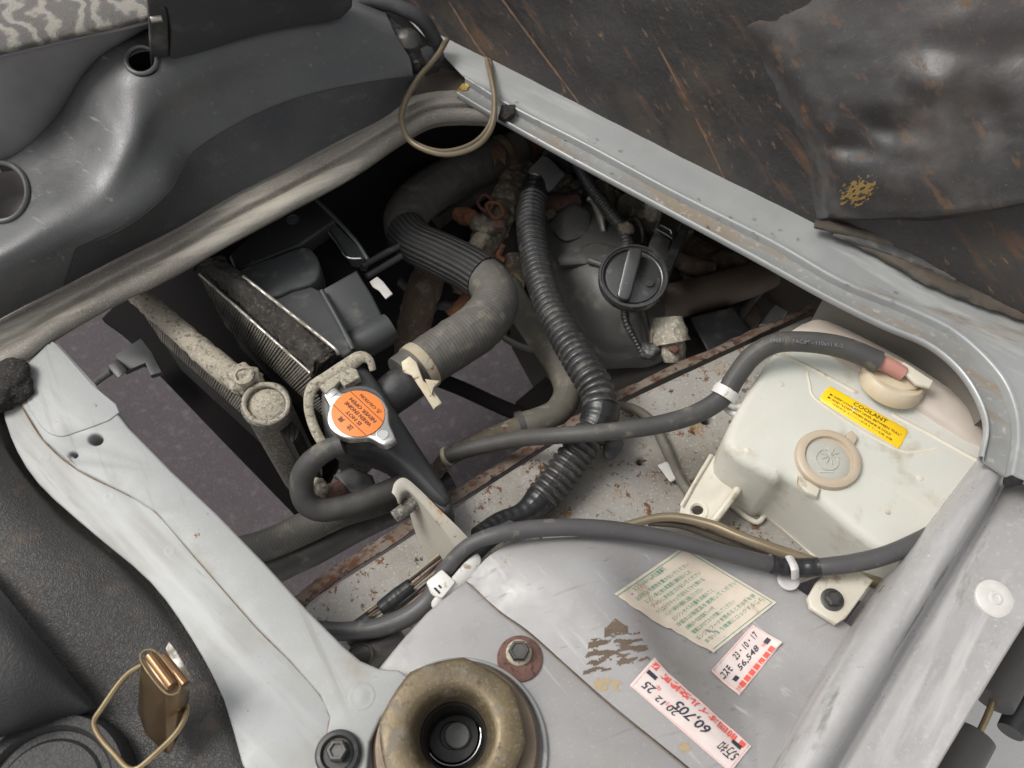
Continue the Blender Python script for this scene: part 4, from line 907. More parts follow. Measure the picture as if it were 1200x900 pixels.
hull('cover_block', [(640, 262, -140), (668, 234, -138), (694, 250, -138), (690, 276, -140), (660, 286, -140), (640, 262, -190), (668, 234, -190), (698, 250, -190), (690, 276, -190)], 'engine_black', eng, bevel=5)
hull('cover_block', [(652, 298, -136), (700, 282, -134), (730, 292, -134), (716, 308, -136), (652, 312, -140), (652, 300, -170), (730, 292, -170), (712, 316, -170), (660, 320, -170)], 'engine_black', eng, bevel=4)
tube('cover_gasket', [(690, 232, -136), (698, 238, -136), (704, 254, -136), (708, 272, -138)], [4, 5, 5, 3], 'edge_metal', eng, seg=10, rough=.2)
tube('cover_spine', [(690, 305, -134), (720, 318, -132), (744, 345, -134), (758, 380, -150), (762, 410, -190)], [4, 4, 4, 4, 3], 'engine_black', eng, seg=10)
for (x, y, z, r) in ((660, 232, -185, (26, 20, 26)), (705, 238, -175, (22, 30, 26)), (735, 250, -180, (26, 26, 26)), (640, 215, -190, (30, 22, 24)), (760, 268, -185, (26, 22, 30)), (715, 275, -150, (22, 10, 9))):
    blob('casting', (x, y, z), r, 'cast_dirty', eng, amp=.45, fr=45)
tube('casting_pipe', [(618, 178, -190), (606, 205, -176), (596, 232, -166), (580, 262, -164), (562, 300, -180), (545, 330, -240)], [15, 18, 19, 18, 19, 20], 'cast_dirty', eng, seg=22, rough=.25)
tube('rusty_outlet', [(598, 176, -166), (616, 168, -170), (640, 160, -180)], [19, 19, 20], 'rust', eng, seg=22, rough=.15)
ring('outlet_band', (622, 166, -172), (640, 160, -180), 16.5, 6, 'edge_metal', eng)
fit = tube('drain_fitting', [(534, 250, -150), (548, 254, -148), (562, 260, -146)], [8, 10, 9], 'rust', eng, seg=14, rough=.3)
tube('fitting_neck', [(556, 258, -146), (568, 266, -145), (582, 266, -145)], [9, 11, 8], 'cast_dirty', fit, seg=14, rough=.3)
tube('fitting_nut', [(578, 264, -142), (590, 264, -142)], [8.5, 7.5], 'rust_wash', fit, seg=6, smooth=20)
tube('fitting_clip', [(560, 238, -138), (568, 228, -138), (578, 238, -138), (570, 248, -138)], 2, 'rust_wash', fit, seg=6, closed=True)
tube('fitting_clip', [(570, 240, -136), (584, 238, -136), (590, 250, -136), (580, 256, -136)], 2.4, 'rust', fit, seg=6, closed=True)
tube('fitting_stem', [(572, 268, -148), (562, 282, -154), (552, 302, -170)], [8, 9, 10], 'dusty_metal', fit, seg=14, rough=.2)
tube('clip_screw', [(590, 288, -150), (584, 300, -152), (592, 306, -152)], 3.5, 'rust', eng, seg=8)
for ctl, rr, mm in (([(520, 290, -190), (500, 330, -200), (486, 380, -225), (478, 430, -260)], [17, 20, 20, 18], 'shield_brown'), ([(560, 330, -180), (548, 352, -190), (528, 372, -200)], [9, 10, 9], 'rust'), ([(470, 330, -230), (500, 352, -228), (540, 362, -226)], [6, 6, 6], 'engine_black'), ([(600, 300, -190), (604, 330, -200), (590, 360, -220)], [11, 12, 12], 'cast_dirty'), ([(640, 235, -150), (658, 240, -148), (676, 236, -150)], [12, 13, 11], 'rust_wash'), ([(790, 300, -190), (812, 312, -192), (836, 314, -196)], [10, 12, 9], 'shield_brown'), ([(770, 232, -165), (790, 252, -165), (806, 276, -170)], [8, 9, 8], 'cast_dirty'), ([(540, 190, -200), (500, 210, -205), (470, 225, -215), (440, 235, -230)], [9, 9, 9, 9], 'rubber'), ([(600, 205, -190), (570, 222, -190), (540, 240, -195), (510, 262, -205)], [9, 9, 9, 8], 'hose_rubber')):
    tube('under_pipe', ctl, rr, mm, eng, seg=16, rough=.12)
for (x, y, z) in ((700, 222, -150), (752, 250, -150), (674, 216, -156), (722, 228, -158), (560, 352, -176), (645, 250, -140)):
    lathe('flange_bolt', (x, y, z), [(7, -6), (7, 1), (5.5, 2), (0, 2)], 'cast_dirty', eng, seg=6, smooth=20, axis=(.1, -.3, 1))
blob('block_side', (610, 300, -330), (70, 80, 110), 'engine_block', eng, amp=.25, fr=20)
blob('block_side', (540, 250, -360), (120, 70, 110), 'engine_block', eng, amp=.25, fr=20)
plate('block_top', [(590, 240), (640, 200), (800, 260), (900, 320), (880, 400), (780, 430), (700, 450), (640, 400), (600, 330)], -260, 160, 'engine_block', eng, bevel=6)
plate('exhaust_shield', [(740, 215), (820, 255), (900, 310), (880, 330), (830, 330), (790, 320), (760, 290), (700, 240), (690, 205)], -205, 20, 'shield_brown', eng, bevel=4)
tube('lifting_eye', [(730, 278, -140), (734, 262, -136), (744, 256, -136), (752, 268, -138), (754, 285, -144)], 4, 'steel_dark', eng, seg=10)
tube('fill_neck', [P(742, 330, -130), P(742, 327, -92)], [27, 27], 'engine_black', eng, seg=32)

oc_ = thing('oil_cap', 'round black oil filler cap with a raised grip bar', 'cap', (742, 327, -92))
lathe('cap_rim', (742, 325, -84), [(38, -10), (40.5, -8), (41, 3), (40, 5), (38, 5), (37, 3), (35.5, 3), (34.5, -1), (33, -1.5), (0, -1.5)], 'cap_black', oc_, axis=(-.04, -.22, 1), seg=64)
lathe('cap_dish', (742, 325, -84), [(33, -1.2), (32, .2), (28, .6), (0, .8)], 'cap_black', oc_, axis=(-.04, -.22, 1), seg=48)
gx = Plane((742, 325, -79), (742, 300, -72.5), (762, 325, -79))
plate('grip_bar', [(735, 294), (741, 290), (749, 290), (753, 294), (745, 326), (739, 347), (733, 351), (726, 349), (723, 344), (728, 322)], Plane((742, 325, -73), (747, 300, -66), (762, 326, -72)), 7, 'cap_black', oc_, bevel=2.2, curve=2)
lathe('cap_mark', (761, 331, -81.8), [(5, -.3), (5, .5), (4, .5), (3.6, 0), (2, 0), (2, .4), (0, .4)], 'cap_black', oc_, axis=(-.04, -.22, 1), seg=20)

lch = thing('dipstick_latch', 'dark steel latch with a slot below the silver rail', 'latch', (778, 275, -130))
lp_ = Plane((770, 270, -108), (796, 262, -112), (765, 292, -112))
plate('latch_head', [(768, 268), (775, 254), (781, 251), (799, 259), (788, 280), (779, 274)], lp_, 6, 'bare_alloy', lch, bevel=1.2, holes=[[(772, 266), (775, 264), (786, 270), (787, 274), (783, 274)]])
plate('latch_stem', [(767, 270), (786, 281), (783, 300), (776, 312), (758, 300), (760, 286)], Plane((770, 272, -112), (786, 281, -112), (765, 300, -120)), 8, 'steel_dark', lch, bevel=1.5)
plate('latch_block', [(799, 262), (808, 268), (786, 318), (776, 312), (789, 280)], -116, 14, 'black_plastic', lch, bevel=2)
blob('latch_seat', (765, 246, -140), (10, 12, 18), 'boot_cream', lch, amp=.4, fr=90)

hp_ = thing('heater_pipe', 'wide dark brown pipe behind the oil filler cap', 'pipe', (840, 335, -260))
tube('pipe', [(770, 356, -190), (800, 350, -192), (840, 340, -194), (880, 328, -198), (912, 314, -205), (945, 295, -215)], [22, 21, 21, 20, 18, 16], 'pipe_brown', hp_, seg=28)
tube('pipe_collar', [(830, 310, -206), (855, 305, -206), (885, 312, -206)], [12, 13, 10], 'pipe_brown', hp_, seg=16, rough=.2)
plate('pipe_bracket', [(850, 352), (884, 345), (892, 372), (876, 392), (862, 380)], -225, 20, 'pipe_brown', hp_, bevel=3)
tube('side_pipe', [(900, 330, -215), (880, 352, -220), (862, 380, -228)], 6, 'rubber', hp_, seg=12)
plate('bright_gap_plate', [(890, 380), (928, 332), (946, 338), (912, 378)], -240, 4, 'white_panel', label='pale plate as bright ground glimpsed behind the brown pipe', cat='bar', bevel=1)  # pale plate in place of bright ground showing through the gap
bt = thing('cream_boot', 'dirty cream plug boot standing below the oil cap', 'boot', (787, 420, -210))
tube('boot_sleeve', [(783, 372, -128), (784, 385, -134), (787, 402, -142)], [17, 20, 21], 'boot_cream', bt, seg=24, rough=.12)
tube('boot_base', [(787, 400, -143), (789, 412, -150), (790, 420, -156)], [15, 15, 13], 'boot_cream', bt, seg=20, rough=.15)
blob('boot_rust', (790, 410, -134), (6, 5, 4), 'rust_wash', bt, amp=.3, fr=100)
tube('boot_wire', [(767, 372, -132), (764, 388, -136), (764, 402, -142)], 2.5, 'cable_tan', bt, seg=8)
bw = thing('black_block', 'black block behind the rusty rail', 'duct', (840, 395, -300))  # plain black block behind the rail
hull('block_body', [(808, 372, -190), (860, 360, -190), (880, 388, -190), (830, 415, -190), (808, 372, -260), (860, 360, -260), (880, 388, -260), (830, 415, -260)], 'black_plastic', bw, bevel=4)

# ================================================================== wiring
cdt = thing('wiring_conduit', 'thick black corrugated wiring conduit running down past the engine', 'conduit', (660, 400, -150))
tube('conduit_tube', [(629, 220, -116), (624, 236, -111), (622, 262, -104), (628, 305, -94), (640, 348, -84), (660, 390, -76), (684, 430, -70), (700, 458, -70), (704, 480, -72)], [16, 16.5, 17.5, 18, 18.5, 19.5, 21, 21.5, 21], 'conduit', cdt, seg=28, step=.55, prof=corrugated(.0072, .16))
tube('conduit_tube', [(702, 494, -76), (690, 512, -80), (668, 542, -86), (648, 568, -90), (632, 586, -92)], [20, 20.5, 21, 21, 20], 'conduit', cdt, seg=28, step=.55, prof=corrugated(.0072, .16))
tube('conduit_joint', [(705, 474, -72), (703, 488, -75), (698, 500, -78)], [21.5, 22.5, 21], 'tape', cdt, seg=24)
hull('joint_clip', [(706, 512, -84), (724, 508, -84), (732, 520, -86), (718, 540, -88), (706, 535, -88), (706, 512, -108), (724, 508, -108), (732, 520, -108), (718, 540, -108)], 'black_plastic', cdt, bevel=2)
tube('conduit_tape', [(634, 584, -92), (622, 596, -92), (608, 604, -90), (585, 612, -84), (560, 628, -70)], [19, 16, 13, 12, 11], 'tape', cdt, seg=18)
tube('taped_top', [(632, 208, -119), (628, 220, -116), (625, 234, -112)], [15, 17, 17.4], 'tape', cdt, seg=20)
cn = hull('conduit_plug', [(618, 200, -100), (636, 182, -100), (643, 184, -100), (663, 204, -100), (644, 226, -104), (634, 220, -106), (618, 204, -140), (636, 184, -140), (664, 206, -140), (642, 226, -140)], 'plug_grey', cdt, bevel=2.5)
tube('plug_collar', [(650, 190, -118), (658, 186, -122), (672, 182, -128)], [19, 19, 17], 'black_plastic', cn, seg=20)
tube('loose_wire', [(622, 206, -104), (628, 204, -100), (634, 212, -104), (632, 222, -110)], 1.5, 'wire_tan', cdt, seg=6)
tc_ = thing('thin_conduit', 'thin black corrugated conduit leading down to the oil cap', 'conduit', (715, 250, -150))
tube('conduit_tube', [(676, 192, -122), (692, 218, -118), (708, 240, -116), (722, 258, -114), (731, 270, -114), (736, 290, -118)], [8, 8, 8.2, 8.2, 8, 7.5], 'conduit', tc_, seg=16, step=.5, prof=corrugated(.0042, .18))
blob('conduit_clip', (734, 268, -110), (9, 8, 7), 'cast_dirty', tc_, amp=.3, fr=90)
td = thing('sensor_lead', 'thin black sensor lead hanging below the oil cap', 'cable', (745, 400, -180))
tube('lead', [(732, 360, -128), (734, 378, -134), (744, 398, -144), (752, 414, -152)], [5, 5, 4, 4], 'conduit', td, seg=12, step=.5, prof=corrugated(.004, .15))
blob('lead_plug', (762, 412, -150), (11, 9, 12), 'engine_black', td, amp=.4, fr=90)

sh2 = thing('bypass_hose', 'dusty grey-green hose curving down beside the corrugated conduit', 'hose', (650, 440, -230))
tube('hose', [(596, 336, -160), (612, 366, -160), (634, 398, -158), (655, 430, -156), (665, 458, -154), (655, 482, -152), (632, 494, -150), (606, 500, -150)], [15, 15.5, 16, 16, 16.5, 17, 17, 16], 'hose_green', sh2, seg=24)
tube('hose_bead', [(614, 498, -150), (607, 500, -150)], 17.5, 'rubber', sh2, seg=24)
pp = thing('water_pipe', 'dull brown metal pipe leaving the bypass hose', 'pipe', (560, 525, -200))
tube('pipe', [(618, 498, -152), (580, 512, -152), (545, 526, -152), (522, 540, -154), (505, 560, -160)], [14, 13, 11, 10, 9], 'cast_dirty', pp, seg=18)
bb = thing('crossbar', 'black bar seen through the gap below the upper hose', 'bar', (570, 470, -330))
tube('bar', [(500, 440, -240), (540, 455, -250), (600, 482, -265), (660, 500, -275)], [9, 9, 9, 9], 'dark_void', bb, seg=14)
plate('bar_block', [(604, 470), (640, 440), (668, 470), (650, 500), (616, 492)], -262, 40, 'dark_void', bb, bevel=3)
ps = thing('pulley', 'dark pulley rim glimpsed beneath the upper hose', 'pulley', (610, 395, -330))
tube('pulley_rim', [(575, 380, -240), (596, 398, -240), (620, 408, -240), (648, 412, -240)], 5, 'rubber', ps, seg=10)
# ================================================================== coolant reservoir
res = thing('coolant_reservoir', 'translucent cream coolant reservoir with a yellow label', 'reservoir', (980, 520, -118))
TO = [(906, 414), (940, 384), (968, 380), (1060, 424), (1140, 482), (1162, 540), (1130, 602), (1072, 670), (1040, 652), (1004, 624), (974, 598), (950, 578), (921, 558), (905, 558), (852, 524), (864, 480)]
plate('tank', TO, -24, 88, 'tank_plastic', res, bevel=9, curve=4, bsteps=5, smooth=60)
cool = plate('coolant', [(x + (985 - x) * .09, y + (520 - y) * .09) for x, y in TO], -82, 26, 'coolant', res, bevel=3, curve=2)
# back shelf and mouldings
loft('tank_shelf', [[(918, 398, -28), (960, 412, -26), (1005, 440, -25), (1060, 474, -25), (1110, 506, -25), (1148, 536, -28)], [(922, 392, -22), (962, 402, -19), (1012, 430, -18), (1066, 462, -18), (1116, 494, -18), (1154, 524, -24)],
                    [(934, 384, -22), (966, 388, -20), (1030, 415, -20), (1080, 444, -20), (1126, 475, -20), (1156, 512, -24)], [(940, 380, -34), (968, 376, -34), (1040, 410, -34), (1090, 440, -34), (1136, 474, -34), (1164, 512, -36)]], 'tank_back', res, n=5, m=5, thick=2)
for ln, r in (([(908, 412), (950, 432), (1004, 461)], 3.2), ([(1045, 486), (1090, 510), (1146, 541)], 3.2), ([(946, 437), (949, 452), (956, 468), (1005, 502), (1050, 527), (1075, 530), (1098, 526)], 2.4), ([(862, 522), (880, 500), (900, 484), (912, 482)], 1.6), ([(888, 496), (902, 512), (908, 536)], 1.4), ([(1020, 556), (1060, 580), (1090, 600)], 1.5)):
    tube('moulding', [(x, y, -25) for x, y in ln], r, 'tank_solid', res, seg=10, squash=.8)
tube('tank_flange', [(848, 584, -108), (861, 595, -108), (875, 606, -108), (888, 612, -108), (897, 604, -108), (906, 609, -108), (938, 636, -108), (960, 656, -106), (985, 672, -104)], 3.2, 'tank_solid', res, seg=10)
for (x, y) in ((876, 528), (1040, 600), (1000, 480), (1078, 560), (915, 450)):
    lathe('mould_pip', (x, y, -24.3), [(4.5, -.5), (3.5, .8), (0, 1.2)], 'tank_solid', res, seg=16)
# tabs
tpl = Plane((797, 598, -100), (834, 533, -72), (872, 562, -72))
tb = plate('mount_tab', [(796, 602), (798, 591), (834, 532), (872, 560), (836, 614), (826, 620), (806, 612)], tpl, 4, 'tank_solid', res, bevel=1.2, holes=[ell(817, 598, 7, 5.5, 14)])
tube('tab_rib', [tpl.at(x, y, 1) for x, y in ((799, 593), (816, 563), (834, 533))], 2.0, 'tank_solid', tb, seg=8)
tube('tab_rib', [tpl.at(x, y, 4) for x, y in ((834, 614), (854, 588), (874, 560))], 3.4, 'tank_solid', tb, seg=8)
lathe('tab_boss', tpl.at(817, 598, .2), [(6.4, -1), (9.5, .0), (9.5, .9), (6.2, .9), (5.8, -1)], 'tank_solid', tb, axis=tpl.n, px=False, seg=28)
plate('lower_tab', [(947, 700), (957, 682), (985, 655), (1024, 680), (992, 724), (980, 731), (950, 712)], -34, 5, 'tank_solid', res, bevel=1.5, curve=0)
tbolt = thing('tab_bolt', 'dark hex bolt through the white reservoir tab', 'bolt', (975, 703, -34))
lathe('bolt_washer', (975, 703, -34), [(13.5, -1), (13.5, 1), (11, 1.6), (0, 1.6)], 'steel_dark', tbolt, seg=28)
lathe('bolt_head', (975, 702, -32), [(9.5, 0), (9.5, 5), (7.5, 6.2), (6.5, 5), (0, 5)], 'steel_dark', tbolt, seg=6, smooth=20)
tube('hose_clip', [(868, 476, -34), (856, 474, -34), (846, 466, -33), (842, 456, -32), (848, 448, -30), (858, 450, -28)], [3.5, 4, 4.5, 4.5, 4, 3.5], 'white_plastic', res, seg=12)
tube('hose_clip', [(866, 486, -40), (854, 482, -44), (848, 476, -44)], [4, 3.5, 2.5], 'white_plastic', res, seg=12)
# filler lid
lid = lathe('filler_lid', (969, 540, -25), [(38, -2), (38.5, 2), (37, 5.5), (33, 7), (28, 6.5), (27, 3.5), (0, 3.2)], 'lid_ring', res, seg=56)
lathe('lid_face', (969, 540, -21.6), [(27, 0), (26, .6), (14, .8), (13, 1.6), (12, .8), (0, .8)], 'lid_face', lid, seg=48)
for k in range(5):
    a = R(20 + 36 * k); c_ = P(973, 534, -20.4); d_ = Vector((math.cos(a), math.sin(a), 0))
    tube('lid_emblem', [c_ - d_ * .008, c_ + d_ * .008], .45, 'lid_face', lid, seg=6)
tube('lid_emblem', [P(x, y, -20.4) for x, y in ((960, 553), (976, 553))], .6, 'plug_white', lid, seg=6)
plate('lid_tongue', [(992, 508), (998, 504), (1006, 512), (1000, 524), (992, 520)], -20, 4, 'lid_ring', lid, bevel=1)
plate('lid_hinge', [(936, 556), (946, 562), (962, 572), (958, 582), (944, 576), (936, 566)], -21, 5, 'tank_solid', lid, bevel=1.5)
# vent cap with hose pipe
vax = (.16, .30, 1)
vc = lathe('vent_cap', (1043, 452, -22), [(36, -2), (37, 2), (36, 9), (33, 12), (30, 12.5), (29, 10), (0, 10)], 'cap_cream', res, axis=vax, seg=48)
plate('vent_shelf', [(1012, 430), (1036, 420), (1060, 428), (1080, 446), (1074, 456), (1050, 458), (1030, 448)], -8, 6, 'cap_cream', vc, bevel=2, curve=2)
tube('vent_pipe', [(1018, 420, 0), (1040, 428, -1), (1058, 438, -4)], [9.5, 9.5, 9], 'pipe_pink', vc, seg=18)
plate('vent_tongue', [(1050, 426), (1060, 424), (1094, 446), (1090, 454), (1074, 450)], 0, 3, 'tank_solid', vc, bevel=1)
# yellow label
fl2 = flat(-23.7)
S = Sheet((961, 467), (1053, 524.5), (1064.5, 503.5), (972, 452.5), lambda x, y, o=0: fl2.at(x, y, o))
yl = thing('coolant_label', 'yellow COOLANT caution sticker on the reservoir', 'label', (1012, 488, -24))
plate('label_sheet', [(961, 465), (970, 454), (974, 453), (1062, 502), (1064, 506), (1056, 522), (1052, 525), (962, 470)], -23.4, .5, 'label_yellow', yl, bevel=.15, bsteps=1)
S.write([('COOLANT', .33, .72, .42, .20, 0, .012), ('▶ KEEP COOLANT LEVEL BETWEEN "FULL"', .06, .50, .90, .15, 0, .015), ('▶ AND "LOW" WHEN ENGINE IS COLD', .06, .28, .80, .15, 0, .015), ('冷却水は エンジンが冷えている時 点検', .14, .09, .76, .12)], 'ink_black', yl, off=.55)

# hose from radiator pipe to reservoir
rh = thing('reservoir_hose', 'long black rubber hose feeding the coolant reservoir cap', 'hose', (760, 500, -80))
tube('hose', [(522, 535, -120), (560, 524, -104), (610, 514, -80), (660, 510, -56), (712, 506, -46), (770, 498, -42), (815, 485, -38), (846, 466, -32), (862, 442, -22), (882, 417, -8), (910, 402, 2), (950, 401, 5), (990, 408, 4), (1030, 424, 1)], [9, 9.5, 10, 10, 10.5, 11, 11.5, 12, 12, 12, 12, 12.5, 13, 13], 'rubber', rh, seg=22)
ring('hose_guide', (850, 461, -29), (862, 442, -22), 11.5, 9, 'white_plastic', rh)
ring('hose_clip', (524, 535, -119), (534, 531, -114), 9.5, 4, 'clamp', rh)
hs_ = [(935, 400), (1005, 412)]
# faint print along the hose
fl3 = flat(16)
tv, tf = text_geo('090811   PACIM - 110x11 K-2', off=.01)
x0 = min(p[0] for p in tv); x1 = max(p[0] for p in tv); V = []
for (x, y) in tv:
    f = (x - x0) / (x1 - x0); px_ = 902 + 86 * f; py_ = 399.5 + 5.5 * f * f - (y - .3) * 6.5 + 1.2 * (f - .5)
    V.append(P(px_, py_, 13.6))
mesh('printed_text', V, tf, 'wire_grey', rh, smooth=None)

# ================================================================== loom across the wing
lm = thing('wiring_loom', 'dark grey vinyl wiring loom lying across the wing edge', 'cable', (700, 630, -30))
tube('loom', [(372, 738, -66), (400, 740, -64), (440, 736, -58), (478, 722, -48), (504, 700, -40), (522, 668, -26), (548, 640, -10), (580, 627, -3), (620, 620, -2), (670, 618, -3), (720, 621, -6), (780, 631, -11), (840, 646, -18), (890, 658, -26), (930, 666, -30), (965, 664, -22), (1000, 660, -20), (1040, 650, -18), (1080, 632, -22), (1112, 614, -30)],
     [11, 11, 11.5, 12, 11, 10, 9, 10, 10.5, 10.5, 10.5, 10, 10, 10, 9.5, 10.5, 11, 11, 10.5, 10], 'loom_vinyl', lm, seg=20, squash=.9)
tube('loom_tape', [(905, 661, -25.5), (925, 665, -27), (950, 665, -24), (960, 664, -22.5)], 11.4, 'tape', lm, seg=20)
tube('loom_branch', [(520, 690, -44), (540, 664, -36), (556, 648, -30), (575, 632, -30), (600, 618, -40)], [12, 12, 11, 10, 9], 'loom_vinyl', lm, seg=16)
cl = thing('loom_clip', 'pale clip with a round foot holding the loom by the reservoir tab', 'clip', (928, 676, -38))
tube('clip_band', [(925, 653, -22), (931, 665, -13), (932, 677, -22)], 5, 'wrap_clear', cl, seg=10, squash=.5)
lathe('clip_foot', (924, 679, -37), [(13, -1), (13, .8), (10, 1.5), (8, 1), (0, 1)], 'wrap_clear', cl, seg=28)
wb_ = thing('wire_bundle', 'bundle of bare tan and black wires wrapped in black tape', 'wires', (465, 700, -90))
for k, mt in enumerate(('wire_tan', 'wire_black', 'wire_brown', 'wire_grey', 'wire_tan', 'wire_black', 'wire_brown')):
    o = (k - 3) * 3.4; w = 1.2 * math.sin(k * 2.1)
    tube('wire', [(404 + o * .6, 750 + o * .7, -86), (432 + o * .7 + w, 728 + o * .8, -80 + k % 3 * 3), (458 + o * .6, 708 + o * .8, -74 + k % 2 * 4), (486 + o * .6 - w, 686 + o * .8, -68 + k % 3 * 3), (520 + o * .5, 658 + o * .8, -62)], 1.7, mt, wb_, seg=8)
tube('bundle_tape', [(448, 715, -76), (466, 701, -72), (484, 687, -68)], [11, 12, 11], 'tape', wb_, seg=18, rough=.06)
tube('bundle_tape', [(408, 744, -84), (424, 734, -81), (436, 725, -78)], [10, 11, 10], 'tape', wb_, seg=18, rough=.06)
hd = thing('loom_holder', 'white plastic loom holder with a square clip', 'holder', (530, 680, -60))
hull('holder_channel', [(504, 706, -22), (514, 697, -16), (548, 654, -14), (560, 646, -16), (566, 656, -18), (556, 676, -20), (516, 716, -26), (506, 714, -26), (508, 708, -50), (558, 664, -46)], 'white_plastic', hd, bevel=3)
hull('holder_clip', [(499, 682, -16), (518, 667, -14), (534, 682, -14), (518, 702, -16), (506, 698, -18), (500, 684, -44), (518, 669, -44), (534, 684, -44), (518, 702, -44)], 'white_plastic', hd, bevel=1.5)
for ln in ([(509, 689, -15.4), (515, 695, -15.4)], [(514, 686, -15.2), (517, 689, -15.2)]):
    tube('holder_slot', ln, 1.3, 'ink_black', hd, seg=6)
gr = thing('drain_tube', 'open black rubber drain tube tucked beside the white panel', 'tube', (425, 768, -90))
tube('tube_wall', [(470, 742, -76), (450, 755, -78), (432, 766, -80), (420, 772, -82)], [17, 18, 19, 20], 'rubber', gr, seg=24)
lathe('tube_mouth', (421, 770, -66), [(17, -3), (18, 0), (16, 1), (14, -2), (13, -10)], 'rubber', gr, axis=(-.35, .1, 1), seg=32)

fu = thing('fuel_line', 'brown fuel line passing under the reservoir', 'pipe', (900, 640, -90))
tube('line', [(725, 618, -96), (780, 606, -86), (830, 614, -78), (870, 630, -70), (920, 648, -64), (980, 668, -60), (1050, 690, -60)], [5, 5.5, 6, 6.5, 7, 7.5, 7.5], 'cable_tan', fu, seg=14)
tube('line', [(760, 612, -92), (800, 616, -92), (850, 634, -90), (900, 652, -88)], [4.5, 4.5, 4.5, 4.5], 'seal_brown', fu, seg=12)
bc = thing('bonnet_cable', 'thin grey-brown cable draped down the rusty chassis rail', 'cable', (780, 520, -112))
tube('cable', [(722, 474, -96), (745, 480, -100), (765, 496, -104), (780, 524, -106), (794, 556, -106), (812, 585, -106)], [5, 5.5, 6, 6.5, 6, 6], 'hose_green', bc, seg=14)
hull('cable_guide', [(770, 545, -104), (790, 538, -104), (800, 556, -104), (786, 566, -104), (770, 545, -111), (790, 538, -111), (802, 556, -111), (786, 566, -111)], 'white_plastic', bc, bevel=1.5)

# ================================================================== things on the wing
rb = thing('rusty_bolt', 'hex bolt on a rusty red washer on the grey tower', 'bolt', (609, 772, -16))
lathe('washer', (609, 772, -16), [(26.5, -.5), (26.5, 1.6), (25, 2.4), (12, 2.6), (0, 2.6)], 'rust_wash', rb, seg=40)
lathe('bolt_flange', (608, 765, -13.6), [(15.5, 0), (15, 1.5), (12, 2.8), (0, 3)], 'dusty_metal', rb, seg=32)
lathe('bolt_head', (608, 764, -11), [(12.5, 0), (12.5, 5), (11, 7), (9, 7), (8, 5.8), (0, 5.8)], 'steel_dark', rb, seg=6, smooth=20)
kb = thing('black_bolt', 'black bolt with a cupped washer at the white panel corner', 'bolt', (397, 884, -4))
lathe('washer', (397, 884, -4), [(27, -.5), (27, 3), (24, 5.5), (20, 6), (17, 3), (0, 3)], 'black_plastic', kb, seg=40)
lathe('bolt_head', (397, 881, -1), [(13, 0), (13, 8), (11, 10), (8, 10), (7, 8), (0, 8)], 'steel_dark', kb, seg=6, smooth=20)
sm = thing('strut_mount', 'brass coloured strut mount nut around a deep hole', 'mount', (532, 866, -16))
lathe('mount_cup', (537, 878, -14), [(106, -2), (104, 1.4), (101, 2), (99, 0), (98, -3), (60, -3)], 'silver_paint', sm, seg=72)
lathe('mount_collar', (535, 874, -14), [(96, -3), (97, 4), (93, 8), (70, 9), (60, 8)], 'brass_side', sm, seg=72)
lathe('mount_nut', (531, 862, -8), [(83, -4, .5), (84, 11, .5), (83.4, 13.4, .5), (81.5, 14.8, .5), (78, 15.5, .4), (66, 16, .1), (57, 16), (52, 15.3), (48, 13), (44.5, 8.5), (42, 3), (40, -3), (39, -10)], 'brass', sm, seg=96, poly=8)
lathe('mount_bore', (531, 862, -8), [(39, -6), (38.5, -8), (36.5, -9), (35, -12), (34.5, -50), (28, -52), (27, -54), (0, -54)], 'steel_black', sm, seg=56)
lathe('bore_ring', (531, 862, -54), [(34, -2), (34, .5), (33, 1.4), (32, 1.2), (31.4, -1)], 'bare_alloy', sm, seg=48)
lathe('bore_pad', (531, 862, -55), [(29.5, -2), (29, 0), (16, .5), (15, -2), (0, -2)], 'black_plastic', sm, seg=40)
lathe('bore_stud', (536, 862, -53), [(15, -6), (15, 1.5), (13.5, 2.5), (0, 2.6)], 'stud_dull', sm, seg=32)

# caution label, green print
S = Sheet((828, 771), (910, 706), (800, 639), (717, 699), on_wing)   # u runs along the lines, v up the sheet
S = Sheet((717, 699), (800, 639), (910, 706), (828, 771), on_wing)
Sg = Sheet((828, 771), (910, 706), (801, 640), (717, 698), on_wing, .8)
cl_ = thing('caution_label', 'peeling beige caution sticker with green Japanese print on the grey wing', 'label', on_wing(815, 705))
def tear(u, v):
    o = 0.0
    if u < .14:
        k = (noise.noise(Vector((v * 9, 1.3, 0))) * .5 + .5) * .05 + (.05 if v < .45 else .0) * (1 - abs(v - .12) * 2)
        if u < k: u = k
    if u < .14 and v < .30: o = (1 - u / .14) * (1 - v / .30) * 2.6
    return u, v, o
Sg.base('label_sheet', 'paper_beige', cl_, off=.35, n=40, m=40, edge=tear)
ln = ['エンジンルーム内注意事項', '火災防止 可燃物を置かないでください', 'エンジン停止後も高温部に触れないこと', 'ファンに手を近づけないでください', 'ラジエータキャップは冷えてから開ける', 'バッテリ端子の接続に注意してください', 'エンジンオイルの量を点検のこと', '冷却水は指定品を使用してください', '点検時はキーを抜き駐車ブレーキを', '確実にかけてから作業してください', 'エンジンフードを閉めるときは手を挟', 'まないよう確実にロックすること']
tl = [(ln[0], .20, .905, .44, .05, 0, .012)]
ws = [.72, .62, .68, .66, .52, .58, .84, .40, .60, .82, .80]
for k, t_ in enumerate(ln[1:]):
    tl.append((t_, .12 + (.03 if k % 3 else 0), .815 - k * .071, ws[k], .046, 0, .004))
Sg.write(tl, 'ink_green', cl_, off=.62)
